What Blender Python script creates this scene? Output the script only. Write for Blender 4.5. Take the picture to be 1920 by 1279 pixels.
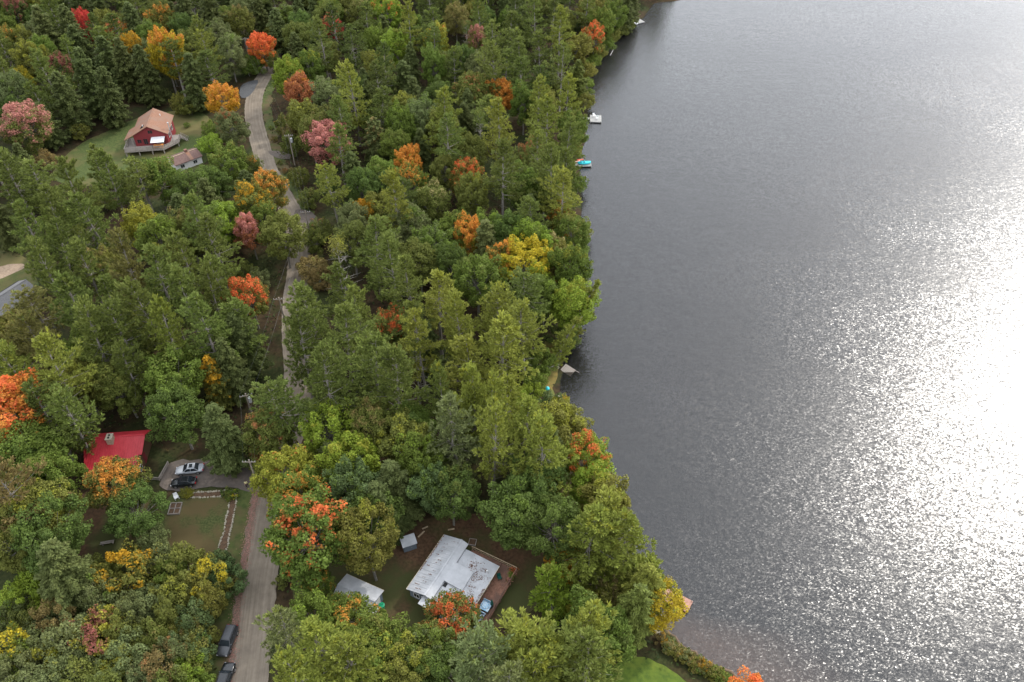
import bpy, bmesh, math, random
import numpy as np
from mathutils import Vector, Matrix
from mathutils.geometry import delaunay_2d_cdt
R_ = math.radians
random.seed(7); RNG = np.random.default_rng(7)
S = bpy.context.scene
for o in list(bpy.data.objects): bpy.data.objects.remove(o)
COL = S.collection

# ------------------------------------------------------------------ camera
PITCH = R_(43.0); CAM_Z = 113.5; FPX = 1493.0
cam = bpy.data.cameras.new('camera'); cam_o = bpy.data.objects.new('camera', cam); COL.objects.link(cam_o)
cam.sensor_width = 36.0; cam.lens = 36.0*FPX/1920.0; cam.clip_start = 1.0; cam.clip_end = 12000
cam_o.location = (0, 0, CAM_Z); cam_o.rotation_euler = (math.pi/2-PITCH, 0, 0)
S.camera = cam_o
S.render.resolution_x = 1024; S.render.resolution_y = 682

# ------------------------------------------------------------------ world and sun
SUN_EL = R_(38.0); SUN_AZ = R_(46.0)          # azimuth measured from +Y towards +X
wd = bpy.data.worlds.new('World'); S.world = wd; wd.use_nodes = True
nt = wd.node_tree; nt.nodes.clear()
wo = nt.nodes.new('ShaderNodeOutputWorld'); bg = nt.nodes.new('ShaderNodeBackground')
sky = nt.nodes.new('ShaderNodeTexSky'); sky.sky_type = 'NISHITA'; sky.sun_disc = False
sky.sun_elevation = SUN_EL; sky.sun_rotation = SUN_AZ; sky.dust_density = 1.0; sky.air_density = 1.0; sky.ozone_density = 1.0
tc = nt.nodes.new('ShaderNodeTexCoord')
mp = nt.nodes.new('ShaderNodeMapping'); mp.inputs['Scale'].default_value = (1.2, 1.2, 2.2)
cn = nt.nodes.new('ShaderNodeTexNoise'); cn.inputs['Scale'].default_value = 1.9; cn.inputs['Detail'].default_value = 7; cn.inputs['Roughness'].default_value = .55
cr = nt.nodes.new('ShaderNodeValToRGB'); cr.color_ramp.elements[0].position = .30; cr.color_ramp.elements[0].color = (.52, .52, .52, 1)
cr.color_ramp.elements[1].position = .62; cr.color_ramp.elements[1].color = (.95, .95, .95, 1)
hs = nt.nodes.new('ShaderNodeHueSaturation'); hs.inputs['Saturation'].default_value = .25; hs.inputs['Value'].default_value = 1.5
mx = nt.nodes.new('ShaderNodeMixRGB')
nt.links.new(tc.outputs['Generated'], mp.inputs[0]); nt.links.new(mp.outputs[0], cn.inputs['Vector'])
nt.links.new(cn.outputs['Fac'], cr.inputs[0]); nt.links.new(cr.outputs[0], mx.inputs[0])
nt.links.new(sky.outputs[0], mx.inputs[1]); nt.links.new(sky.outputs[0], hs.inputs['Color']); mk_ = nt.nodes.new('ShaderNodeMixRGB'); mk_.inputs[0].default_value = .78; mk_.inputs[2].default_value = (10.0, 10.35, 10.9, 1)
nt.links.new(hs.outputs[0], mk_.inputs[1]); nt.links.new(mk_.outputs[0], mx.inputs[2])
nt.links.new(mx.outputs[0], bg.inputs[0]); bg.inputs[1].default_value = 0.15
nt.links.new(bg.outputs[0], wo.inputs[0])

sl = bpy.data.lights.new('sun', 'SUN'); sl.energy = 1.7; sl.angle = R_(5.0); sl.color = (1, .95, .87)
so = bpy.data.objects.new('sun', sl); COL.objects.link(so)
sdir = Vector((math.sin(SUN_AZ)*math.cos(SUN_EL), math.cos(SUN_AZ)*math.cos(SUN_EL), math.sin(SUN_EL)))
so.rotation_euler = sdir.to_track_quat('Z', 'Y').to_euler(); so.location = sdir*300
S.view_settings.view_transform = 'Standard'; S.view_settings.look = 'None'
S.view_settings.exposure = 0.84; S.view_settings.gamma = 1.0; S.view_settings.use_curve_mapping = False
S.render.engine = 'CYCLES'
S.cycles.max_bounces = 6; S.cycles.diffuse_bounces = 3; S.cycles.glossy_bounces = 2; S.cycles.transmission_bounces = 4; S.cycles.transparent_max_bounces = 6

# ------------------------------------------------------------------ pixel <-> world
cF = np.array([0, math.cos(PITCH), -math.sin(PITCH)]); cU = np.array([0, math.sin(PITCH), math.cos(PITCH)]); cR = np.array([1., 0, 0])
CAM = np.array([0, 0, CAM_Z])
def ray_z(px, py, z):
    d = cF+cR*(px-960)/FPX-cU*(py-639.5)/FPX
    return CAM+d*((z-CAM_Z)/d[2])
def proj(p):
    v = np.asarray(p, float)-CAM; zc = v@cF
    return np.array([960+FPX*(v@cR)/zc, 639.5-FPX*(v@cU)/zc])

# ------------------------------------------------------------------ shore and terrain
SHORE_PX = [(1272, 1), (1224, 5), (1204, 33), (1172, 60), (1147, 85), (1118, 121), (1106, 140), (1098, 180), (1099, 212), (1094, 240), (1094, 265), (1084, 292),
            (1082, 312), (1086, 355), (1088, 390), (1084, 420), (1086, 455), (1082, 490), (1076, 520), (1078, 555), (1078, 600), (1074, 640), (1052, 672),
            (1051, 700), (1043, 722), (1047, 742), (1058, 752), (1072, 772), (1082, 805), (1088, 850), (1110, 900), (1138, 950), (1160, 1000),
            (1180, 1040), (1200, 1075), (1222, 1110), (1232, 1150), (1240, 1192), (1262, 1216), (1300, 1240), (1340, 1264), (1390, 1290), (1450, 1335), (1540, 1400)]
SHORE = [tuple(ray_z(x, y, 0)[:2]) for x, y in SHORE_PX]
LAKE = [(900, 1150), (300, 1000), (130, 650), (70, 430), (82, 345)] + SHORE + [(60, 0), (90, -300), (500, -600), (1100, -200), (1300, 500)]
LA = np.array(LAKE); LB = np.roll(LA, -1, axis=0)
def in_poly(P, poly):
    P = np.atleast_2d(P); A = np.asarray(poly, float); B = np.roll(A, -1, axis=0)
    c = np.zeros(len(P), bool)
    for (x1, y1), (x2, y2) in zip(A, B):
        k = ((y1 > P[:, 1]) != (y2 > P[:, 1]))
        with np.errstate(divide='ignore', invalid='ignore'):
            xi = x1+(P[:, 1]-y1)*(x2-x1)/(y2-y1) if y2 != y1 else np.full(len(P), np.inf)
        c ^= k & (P[:, 0] < xi)
    return c
def shore_d(P):                       # signed: land positive, lake negative
    P = np.atleast_2d(np.asarray(P, float))[:, :2]
    best = np.full(len(P), 1e18)
    for a, b in zip(LA, LB):
        ab = b-a; t = np.clip(((P-a)@ab)/(ab@ab), 0, 1)
        best = np.minimum(best, ((P-a-t[:, None]*ab)**2).sum(1))
    d = np.sqrt(best); return np.where(in_poly(P, LA), -d, d)
def sm(a, b, x): t = np.clip((x-a)/(b-a), 0, 1); return t*t*(3-2*t)
def gh(P):
    P = np.atleast_2d(np.asarray(P, float))[:, :2]
    d = shore_d(P)
    land = .12+1.9*(1-np.exp(-np.maximum(d, 0)/6))+1.2*sm(15, 90, d)+.12*np.sin(P[:, 0]*.11+1)*np.sin(P[:, 1]*.09)*sm(4, 20, d)
    bed = .12-(.24-.15*sm(66, 58, P[:, 1])*(P[:, 1] > 20))*np.maximum(-d, 0); bed = np.maximum(bed, -4.5)
    return np.where(d > 0, land, bed)
def g1(x, y): return float(gh([[x, y]])[0])
def pw(px, py, hz=0.0):               # point hz above the ground seen at this pixel
    z = 2.8
    for _ in range(5):
        p = ray_z(px, py, z+hz); z = g1(p[0], p[1])
    return np.array([p[0], p[1], z+hz])

# ------------------------------------------------------------------ materials
def newmat(n):
    m = bpy.data.materials.new(n); m.use_nodes = True; t = m.node_tree; t.nodes.clear()
    o = t.nodes.new('ShaderNodeOutputMaterial'); return m, t, o
def N(t, k, **kw):
    n = t.nodes.new(k)
    for a, v in kw.items():
        if a in n.inputs: n.inputs[a].default_value = v
        else: setattr(n, a, v)
    return n
def mat(name, c1, c2=None, scale=3.0, rough=.8, metal=0.0, detail=5, bump=0.0, spec=.3, lo=.35, hi=.65, c3=None, scale3=.2, stretch=None):
    m, t, o = newmat(name); b = N(t, 'ShaderNodeBsdfPrincipled'); b.inputs['Roughness'].default_value = rough; b.inputs['Metallic'].default_value = metal
    b.inputs['Specular IOR Level'].default_value = spec
    t.links.new(b.outputs[0], o.inputs[0])
    if c2 is None: b.inputs['Base Color'].default_value = (*c1, 1); return m
    tcn = N(t, 'ShaderNodeTexCoord'); src = tcn.outputs['Object']
    if stretch:
        mpn = N(t, 'ShaderNodeMapping'); mpn.inputs['Scale'].default_value = stretch; t.links.new(src, mpn.inputs[0]); src = mpn.outputs[0]
    nz = N(t, 'ShaderNodeTexNoise', Scale=scale, Detail=detail, Roughness=.62); t.links.new(src, nz.inputs['Vector'])
    rp = N(t, 'ShaderNodeValToRGB'); e = rp.color_ramp.elements
    e[0].position = lo; e[0].color = (*c1, 1); e[1].position = hi; e[1].color = (*c2, 1)
    t.links.new(nz.outputs['Fac'], rp.inputs[0]); col = rp.outputs[0]
    if c3 is not None:
        n3 = N(t, 'ShaderNodeTexNoise', Scale=scale3, Detail=4, Roughness=.6); t.links.new(src, n3.inputs['Vector'])
        r3 = N(t, 'ShaderNodeValToRGB'); r3.color_ramp.elements[0].position = .45; r3.color_ramp.elements[1].position = .6
        t.links.new(n3.outputs['Fac'], r3.inputs[0]); mm = N(t, 'ShaderNodeMixRGB'); mm.inputs[2].default_value = (*c3, 1)
        t.links.new(r3.outputs[0], mm.inputs[0]); t.links.new(col, mm.inputs[1]); col = mm.outputs[0]
    t.links.new(col, b.inputs['Base Color'])
    if bump:
        bp = N(t, 'ShaderNodeBump', Strength=1.0, Distance=bump); t.links.new(nz.outputs['Fac'], bp.inputs['Height']); t.links.new(bp.outputs[0], b.inputs['Normal'])
    return m
def leafmat(name, rough=.55, trans=.32, spec=.25):
    m, t, o = newmat(name)
    a = N(t, 'ShaderNodeAttribute', attribute_type='OBJECT', attribute_name='leaf_a'); b2 = N(t, 'ShaderNodeAttribute', attribute_type='OBJECT', attribute_name='leaf_b')
    mk = N(t, 'ShaderNodeAttribute', attribute_type='OBJECT', attribute_name='leaf_mix')
    va = N(t, 'ShaderNodeAttribute', attribute_type='GEOMETRY', attribute_name='lv'); ha = N(t, 'ShaderNodeAttribute', attribute_type='GEOMETRY', attribute_name='lh')
    tcn = N(t, 'ShaderNodeTexCoord'); oi = N(t, 'ShaderNodeObjectInfo')
    ad = N(t, 'ShaderNodeVectorMath', operation='ADD'); sc = N(t, 'ShaderNodeVectorMath', operation='SCALE'); sc.inputs[3].default_value = 0
    cmb = N(t, 'ShaderNodeCombineXYZ'); mul = N(t, 'ShaderNodeMath', operation='MULTIPLY'); mul.inputs[1].default_value = 97.0
    t.links.new(oi.outputs['Random'], mul.inputs[0]); t.links.new(mul.outputs[0], cmb.inputs[0]); t.links.new(mul.outputs[0], cmb.inputs[1])
    t.links.new(tcn.outputs['Object'], ad.inputs[0]); t.links.new(cmb.outputs[0], ad.inputs[1])
    nz = N(t, 'ShaderNodeTexNoise', Scale=.55, Detail=4.0, Roughness=.68); t.links.new(ad.outputs[0], nz.inputs['Vector'])
    # mix factor = smoothstep(1 - mix) of height and patches
    m1 = N(t, 'ShaderNodeMath', operation='MULTIPLY'); m1.inputs[1].default_value = .6; t.links.new(ha.outputs['Fac'], m1.inputs[0])
    m2 = N(t, 'ShaderNodeMath', operation='MULTIPLY_ADD'); m2.inputs[1].default_value = 2.4; t.links.new(nz.outputs['Fac'], m2.inputs[0]); t.links.new(m1.outputs[0], m2.inputs[2])
    m3 = N(t, 'ShaderNodeMath', operation='SUBTRACT'); t.links.new(m2.outputs[0], m3.inputs[0]); m3.inputs[1].default_value = 2.22
    m4 = N(t, 'ShaderNodeMath', operation='ADD'); t.links.new(m3.outputs[0], m4.inputs[0]); t.links.new(mk.outputs['Fac'], m4.inputs[1])
    mr = N(t, 'ShaderNodeMapRange'); mr.interpolation_type = 'SMOOTHSTEP'; mr.inputs['From Min'].default_value = -.12; mr.inputs['From Max'].default_value = .14
    t.links.new(m4.outputs[0], mr.inputs['Value'])
    mc = N(t, 'ShaderNodeMixRGB'); t.links.new(mr.outputs[0], mc.inputs[0]); t.links.new(a.outputs['Color'], mc.inputs[1]); t.links.new(b2.outputs['Color'], mc.inputs[2])
    # leaf to leaf variation
    v1 = N(t, 'ShaderNodeMapRange'); v1.inputs['To Min'].default_value = .66; v1.inputs['To Max'].default_value = 1.36; t.links.new(va.outputs['Fac'], v1.inputs['Value'])
    h1 = N(t, 'ShaderNodeMapRange'); h1.inputs['To Min'].default_value = .482; h1.inputs['To Max'].default_value = .518; t.links.new(nz.outputs['Fac'], h1.inputs['Value'])
    hsv = N(t, 'ShaderNodeHueSaturation'); t.links.new(h1.outputs[0], hsv.inputs['Hue']); t.links.new(v1.outputs[0], hsv.inputs['Value']); t.links.new(mc.outputs[0], hsv.inputs['Color'])
    p = N(t, 'ShaderNodeBsdfPrincipled'); p.inputs['Roughness'].default_value = rough; p.inputs['Specular IOR Level'].default_value = spec
    tr = N(t, 'ShaderNodeBsdfTranslucent'); ms = N(t, 'ShaderNodeMixShader'); ms.inputs[0].default_value = trans
    t.links.new(hsv.outputs[0], p.inputs['Base Color']); t.links.new(hsv.outputs[0], tr.inputs['Color'])
    t.links.new(p.outputs[0], ms.inputs[1]); t.links.new(tr.outputs[0], ms.inputs[2]); t.links.new(ms.outputs[0], o.inputs[0])
    return m
M = {}
M['leaf'] = leafmat('leaves', rough=.6, trans=.36, spec=.12); M['needle'] = leafmat('needles', rough=.6, trans=.3, spec=.12)
M['bark_pine'] = mat('bark_pine', (.15, .13, .11), (.30, .275, .25), 6, .9, bump=.02)
M['bark_maple'] = mat('bark_maple', (.13, .12, .10), (.26, .24, .21), 5, .9)
M['bark_birch'] = mat('bark_birch', (.24, .225, .20), (.46, .44, .41), 4, .8)
M['bark_dead'] = mat('bark_dead', (.22, .20, .17), (.38, .35, .31), 5, .9)
M['floor'] = mat('forest_floor', (.030, .022, .013), (.075, .052, .028), .8, .95, c3=(.032, .040, .016), scale3=.12)
M['yard'] = mat('yard_earth', (.058, .034, .018), (.115, .064, .034), 2.2, .95, c3=(.058, .064, .020), scale3=.10)
M['lawn'] = mat('lawn_grass', (.042, .062, .015), (.080, .102, .026), 3.0, .9, lo=.42, hi=.6, c3=(.115, .10, .036), scale3=.09)
M['garden'] = mat('garden_grass', (.045, .058, .016), (.088, .098, .030), 3.0, .92, lo=.42, hi=.6, c3=(.098, .074, .030), scale3=.15)
M['bright'] = mat('shore_lawn_grass', (.05, .085, .010), (.095, .14, .015), 1.2, .9, c3=(.12, .15, .018), scale3=.18)
M['verge'] = mat('verge_grass', (.04, .062, .014), (.085, .10, .028), 1.2, .92, c3=(.10, .075, .035), scale3=.16)
M['strip'] = mat('shore_grass', (.09, .085, .02), (.19, .13, .035), 1.2, .92, c3=(.10, .11, .025), scale3=.3)
def road_mat():
    m, t, o = newmat('gravel_road'); b = N(t, 'ShaderNodeBsdfPrincipled'); b.inputs['Roughness'].default_value = .95; b.inputs['Specular IOR Level'].default_value = .15; t.links.new(b.outputs[0], o.inputs[0])
    tcn = N(t, 'ShaderNodeTexCoord'); at = N(t, 'ShaderNodeAttribute', attribute_name='track'); mpn = N(t, 'ShaderNodeMapping'); mpn.inputs['Scale'].default_value = (1.6, .05, 1); t.links.new(at.outputs['Vector'], mpn.inputs[0])
    n1 = N(t, 'ShaderNodeTexNoise', Scale=1.5, Detail=5.0, Roughness=.65); t.links.new(mpn.outputs[0], n1.inputs['Vector'])
    n2 = N(t, 'ShaderNodeTexNoise', Scale=.35, Detail=10.0, Roughness=.72); t.links.new(tcn.outputs['Object'], n2.inputs['Vector'])
    r1 = N(t, 'ShaderNodeValToRGB'); e = r1.color_ramp.elements; e[0].position = .30; e[0].color = (.165, .138, .108, 1); e[1].position = .70; e[1].color = (.27, .228, .180, 1); t.links.new(n1.outputs['Fac'], r1.inputs[0])
    r2 = N(t, 'ShaderNodeValToRGB'); e = r2.color_ramp.elements; e[0].position = .35; e[0].color = (.75, .74, .73, 1); e[1].position = .65; e[1].color = (1.08, 1.07, 1.05, 1); t.links.new(n2.outputs['Fac'], r2.inputs[0])
    mm = N(t, 'ShaderNodeMixRGB', blend_type='MULTIPLY'); mm.inputs[0].default_value = 1; t.links.new(r1.outputs[0], mm.inputs[1]); t.links.new(r2.outputs[0], mm.inputs[2]); t.links.new(mm.outputs[0], b.inputs['Base Color']); return m
M['gravel'] = road_mat()
M['drive'] = mat('gravel_drive', (.10, .082, .068), (.17, .138, .116), 1.6, .95, detail=8, c3=(.115, .097, .084), scale3=.3)
M['tan'] = mat('sandy_track', (.24, .175, .12), (.34, .255, .18), 2, .95)
M['asphalt'] = mat('asphalt', (.075, .077, .08), (.105, .107, .11), 3, .9)
M['litter'] = mat('leaf_litter_shoulder', (.115, .088, .062), (.20, .15, .112), 3.5, .95, detail=8)
M['bedsoil'] = mat('bed_soil', (.07, .045, .028), (.14, .085, .05), 3, .95)

def lakebed_floor():
    m, t, o = newmat('ground'); b = N(t, 'ShaderNodeBsdfPrincipled'); b.inputs['Roughness'].default_value = .95; b.inputs['Specular IOR Level'].default_value = .1
    t.links.new(b.outputs[0], o.inputs[0]); tcn = N(t, 'ShaderNodeTexCoord')
    def nz(s, d=5): n = N(t, 'ShaderNodeTexNoise', Scale=s, Detail=d, Roughness=.62); t.links.new(tcn.outputs['Object'], n.inputs['Vector']); return n.outputs['Fac']
    def ramp(f, p0, c0, p1, c1):
        r = N(t, 'ShaderNodeValToRGB'); e = r.color_ramp.elements; e[0].position = p0; e[0].color = (*c0, 1); e[1].position = p1; e[1].color = (*c1, 1); t.links.new(f, r.inputs[0]); return r.outputs[0]
    def mixc(f, a, c): q = N(t, 'ShaderNodeMixRGB'); t.links.new(f, q.inputs[0]); t.links.new(a, q.inputs[1]); t.links.new(c, q.inputs[2]); return q.outputs[0]
    land = mixc(ramp(nz(.12), .45, (0, 0, 0), .6, (1, 1, 1)), ramp(nz(.8), .35, (.026, .019, .011), .65, (.062, .042, .022)), ramp(nz(2.0), .35, (.020, .028, .010), .65, (.045, .05, .018)))
    sand = ramp(nz(1.3), .35, (.22, .145, .11), .65, (.30, .205, .155)); muck = ramp(nz(.3), .35, (.010, .010, .009), .65, (.018, .017, .015))
    sep = N(t, 'ShaderNodeSeparateXYZ'); t.links.new(tcn.outputs['Object'], sep.inputs[0])
    def mrng(a, b_, z=sep.outputs['Z']):
        r = N(t, 'ShaderNodeMapRange'); r.inputs['From Min'].default_value = a; r.inputs['From Max'].default_value = b_; t.links.new(z, r.inputs['Value']); return r.outputs[0]
    # sandy beach only along the southern shore, dark muck elsewhere
    south = mrng(66, 58, sep.outputs['Y']); msand = mixc(south, muck, sand)
    bedc = mixc(mrng(-1.15, -.25), muck, msand); c = mixc(mrng(-.03, .06), bedc, land)
    t.links.new(c, b.inputs['Base Color']); return m
M['ground'] = lakebed_floor()

def water():
    m, t, o = newmat('lake_water'); tcn = N(t, 'ShaderNodeTexCoord')
    def nz(s, d, sx, sy, rot=0):
        mpn = N(t, 'ShaderNodeMapping'); mpn.inputs['Scale'].default_value = (sx, sy, 1); mpn.inputs['Rotation'].default_value = (0, 0, rot); t.links.new(tcn.outputs['Object'], mpn.inputs[0])
        n = N(t, 'ShaderNodeTexNoise', Scale=s, Detail=d, Roughness=.6); t.links.new(mpn.outputs[0], n.inputs['Vector']); return n.outputs['Fac']
    calm = nz(.016, 4, 1, 1.7, .4); swell = nz(.30, 3, 1, 1.8, .5)
    def facets(scale, rot, sx, sy):     # wind chop: small facets, each tilted its own way
        mpn = N(t, 'ShaderNodeMapping'); mpn.inputs['Scale'].default_value = (sx, sy, 1); mpn.inputs['Rotation'].default_value = (0, 0, rot); t.links.new(tcn.outputs['Object'], mpn.inputs[0])
        v = N(t, 'ShaderNodeTexVoronoi', voronoi_dimensions='2D', Scale=scale, Randomness=1.0); t.links.new(mpn.outputs[0], v.inputs['Vector'])
        o2 = N(t, 'ShaderNodeVectorMath', operation='SUBTRACT'); o2.inputs[1].default_value = (.5, .5, .5); t.links.new(v.outputs['Color'], o2.inputs[0]); return o2.outputs[0]
    v1 = facets(6.0, .5, 1, 1.5); v2 = facets(3.1, -.4, 1, 1.5)
    ad = N(t, 'ShaderNodeVectorMath', operation='ADD'); t.links.new(v1, ad.inputs[0]); t.links.new(v2, ad.inputs[1])
    cm = N(t, 'ShaderNodeMapRange'); cm.inputs['From Min'].default_value = .38; cm.inputs['From Max'].default_value = .62; cm.inputs['To Min'].default_value = .075; cm.inputs['To Max'].default_value = .16; t.links.new(calm, cm.inputs['Value'])
    sc = N(t, 'ShaderNodeVectorMath', operation='SCALE'); t.links.new(ad.outputs[0], sc.inputs[0]); t.links.new(cm.outputs[0], sc.inputs['Scale'])
    fl = N(t, 'ShaderNodeVectorMath', operation='MULTIPLY'); fl.inputs[1].default_value = (1, 1, 0); t.links.new(sc.outputs[0], fl.inputs[0])
    bp0 = N(t, 'ShaderNodeBump', Strength=.6, Distance=.10); t.links.new(swell, bp0.inputs['Height'])
    a2 = N(t, 'ShaderNodeVectorMath', operation='ADD'); t.links.new(bp0.outputs[0], a2.inputs[0]); t.links.new(fl.outputs[0], a2.inputs[1])
    bp = N(t, 'ShaderNodeVectorMath', operation='NORMALIZE'); t.links.new(a2.outputs[0], bp.inputs[0])
    gl = N(t, 'ShaderNodeBsdfGlossy'); gl.inputs['Roughness'].default_value = .27; gl.inputs['Color'].default_value = (1, 1, 1, 1); t.links.new(bp.outputs[0], gl.inputs['Normal'])
    tr = N(t, 'ShaderNodeBsdfTransparent'); tr.inputs['Color'].default_value = (.86, .81, .75, 1)
    df = N(t, 'ShaderNodeBsdfDiffuse'); df.inputs['Color'].default_value = (.014, .015, .016, 1)
    body = N(t, 'ShaderNodeMixShader'); body.inputs[0].default_value = .25; t.links.new(tr.outputs[0], body.inputs[1]); t.links.new(df.outputs[0], body.inputs[2])
    fr = N(t, 'ShaderNodeFresnel'); fr.inputs['IOR'].default_value = 1.58; t.links.new(bp.outputs[0], fr.inputs['Normal'])
    ms = N(t, 'ShaderNodeMixShader'); t.links.new(fr.outputs[0], ms.inputs[0]); t.links.new(body.outputs[0], ms.inputs[1]); t.links.new(gl.outputs[0], ms.inputs[2])
    t.links.new(ms.outputs[0], o.inputs[0]); return m
M['water'] = water()
def tinmat(name, c1, c2):
    return mat(name, c1, c2, .7, .38, .0, spec=.5, lo=.3, hi=.7, bump=.004)
M['tin'] = tinmat('white_metal_roof', (.36, .37, .385), (.50, .51, .53))
M['tin_red'] = mat('red_metal_roof', (.42, .024, .034), (.50, .04, .052), .9, .45, spec=.5)
M['trim_w'] = mat('white_trim', (.62, .61, .58)); M['cream'] = mat('cream_trim', (.6, .52, .36))
M['shingle_o'] = mat('orange_brown_shingles', (.19, .098, .062), (.26, .14, .092), 3, .9, c3=(.22, .135, .097), scale3=.4)
M['shingle_b'] = mat('brown_shingles', (.11, .065, .055), (.16, .10, .085), 3, .9)
M['shingle_g'] = mat('grey_shingles', (.135, .13, .128), (.19, .185, .182), 4, .9)
M['redwall'] = mat('red_siding', (.19, .028, .032), (.24, .038, .042), 2, .8, stretch=(1, 1, 8))
M['bluewall'] = mat('blue_grey_siding', (.13, .16, .19), (.17, .20, .235), 2, .8, stretch=(8, 8, 1))
M['whitewall'] = mat('white_siding', (.58, .57, .55), (.70, .69, .67), 2, .8)
M['logwall'] = mat('brown_log_wall', (.10, .055, .032), (.16, .09, .05), 3, .85, stretch=(1, 1, 6))
M['glass'] = mat('window_glass', (.02, .025, .03), rough=.08, spec=.6)
M['dark'] = mat('near_black', (.02, .02, .02)); M['black'] = mat('black_metal', (.025, .025, .027), rough=.5)
M['wood_grey'] = mat('weathered_wood', (.22, .19, .165), (.36, .32, .28), 4, .85, stretch=(1, 6, 6))
M['wood_red'] = mat('red_brown_deck', (.21, .105, .072), (.34, .18, .12), 3, .8, c3=(.17, .10, .075), scale3=.5)
M['wood_tan'] = mat('tan_wood', (.34, .25, .16), (.46, .36, .24), 4, .85)
M['dock_red'] = mat('red_painted_dock', (.33, .18, .135), (.42, .24, .185), 3, .8)
M['dock_w'] = mat('pale_dock', (.28, .275, .26), (.40, .39, .37), 3, .8)
M['stone'] = mat('pale_stone', (.30, .265, .20), (.46, .42, .33), 8, .85)
M['brick'] = mat('chimney_brick', (.36, .28, .19), (.52, .43, .32), 6, .9)
M['brick_b'] = mat('brown_brick', (.16, .08, .06), (.24, .13, .10), 6, .9)
M['white'] = mat('white_plastic', (.75, .75, .74), rough=.5); M['canvas'] = mat('white_canvas', (.70, .71, .72), (.78, .78, .78), 2, .8)
M['green'] = mat('green_plastic', (.01, .28, .13), rough=.45); M['dkgreen'] = mat('dark_green_plastic', (.012, .09, .07), rough=.45)
M['teal'] = mat('turquoise_plastic', (.02, .42, .50), (.03, .55, .62), 3, .4); M['coral'] = mat('coral_plastic', (.62, .13, .08), rough=.4); M['pale_coral'] = mat('pale_pink_plastic', (.75, .50, .42), rough=.4)
M['orange'] = mat('orange_plastic', (.75, .22, .02), rough=.4); M['orange_w'] = mat('orange_wood', (.55, .22, .06), (.65, .30, .10), 4, .7)
M['blue_l'] = mat('light_blue_fabric', (.25, .50, .72), (.62, .74, .82), 5, .8, lo=.42, hi=.55); M['blue_d'] = mat('navy_patterned_fabric', (.02, .035, .11), (.55, .62, .70), 5.5, .8, lo=.47, hi=.55)
M['blue'] = mat('blue_tarp', (.05, .14, .42), rough=.6)
M['paint_silver'] = mat('silver_paint', (.40, .42, .45), rough=.25, metal=.1, spec=.7); M['paint_black'] = mat('black_paint', (.012, .014, .016), rough=.16, spec=.6)
M['paint_grey'] = mat('dark_grey_paint', (.05, .053, .058), rough=.28, metal=.2, spec=.6)
M['rubber'] = mat('tyre_rubber', (.02, .02, .02)); M['rim'] = mat('alloy_rim', (.42, .42, .43), rough=.35, metal=.7)
M['lamp_red'] = mat('red_lamp', (.35, .01, .012), rough=.2); M['lamp_w'] = mat('clear_lamp', (.6, .6, .62), rough=.15, spec=.7)
M['pole'] = mat('pole_wood', (.20, .165, .13), (.30, .26, .21), 4, .9, stretch=(4, 4, .4)); M['galv'] = mat('galvanised_metal', (.50, .51, .52), rough=.45, metal=.3); M['wire'] = mat('power_wire', (.12, .12, .12), rough=.5, metal=.3)
M['ceramic'] = mat('white_ceramic', (.4, .4, .4), rough=.3)
M['skin'] = mat('skin', (.48, .30, .22), rough=.6); M['shirt'] = mat('pale_yellow_shirt', (.72, .66, .30), (.78, .74, .42), 8, .85); M['trouser'] = mat('black_trousers', (.015, .015, .017), (.025, .025, .028), 8, .9); M['hair'] = mat('brown_hair', (.06, .035, .02), rough=.7)
M['dryleaf'] = mat('fallen_leaves', (.12, .065, .045), (.20, .11, .075), 2.5, .95); M['pinkleaf'] = mat('fallen_pink_leaves', (.22, .11, .085), (.36, .20, .16), 2.5, .95)

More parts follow.
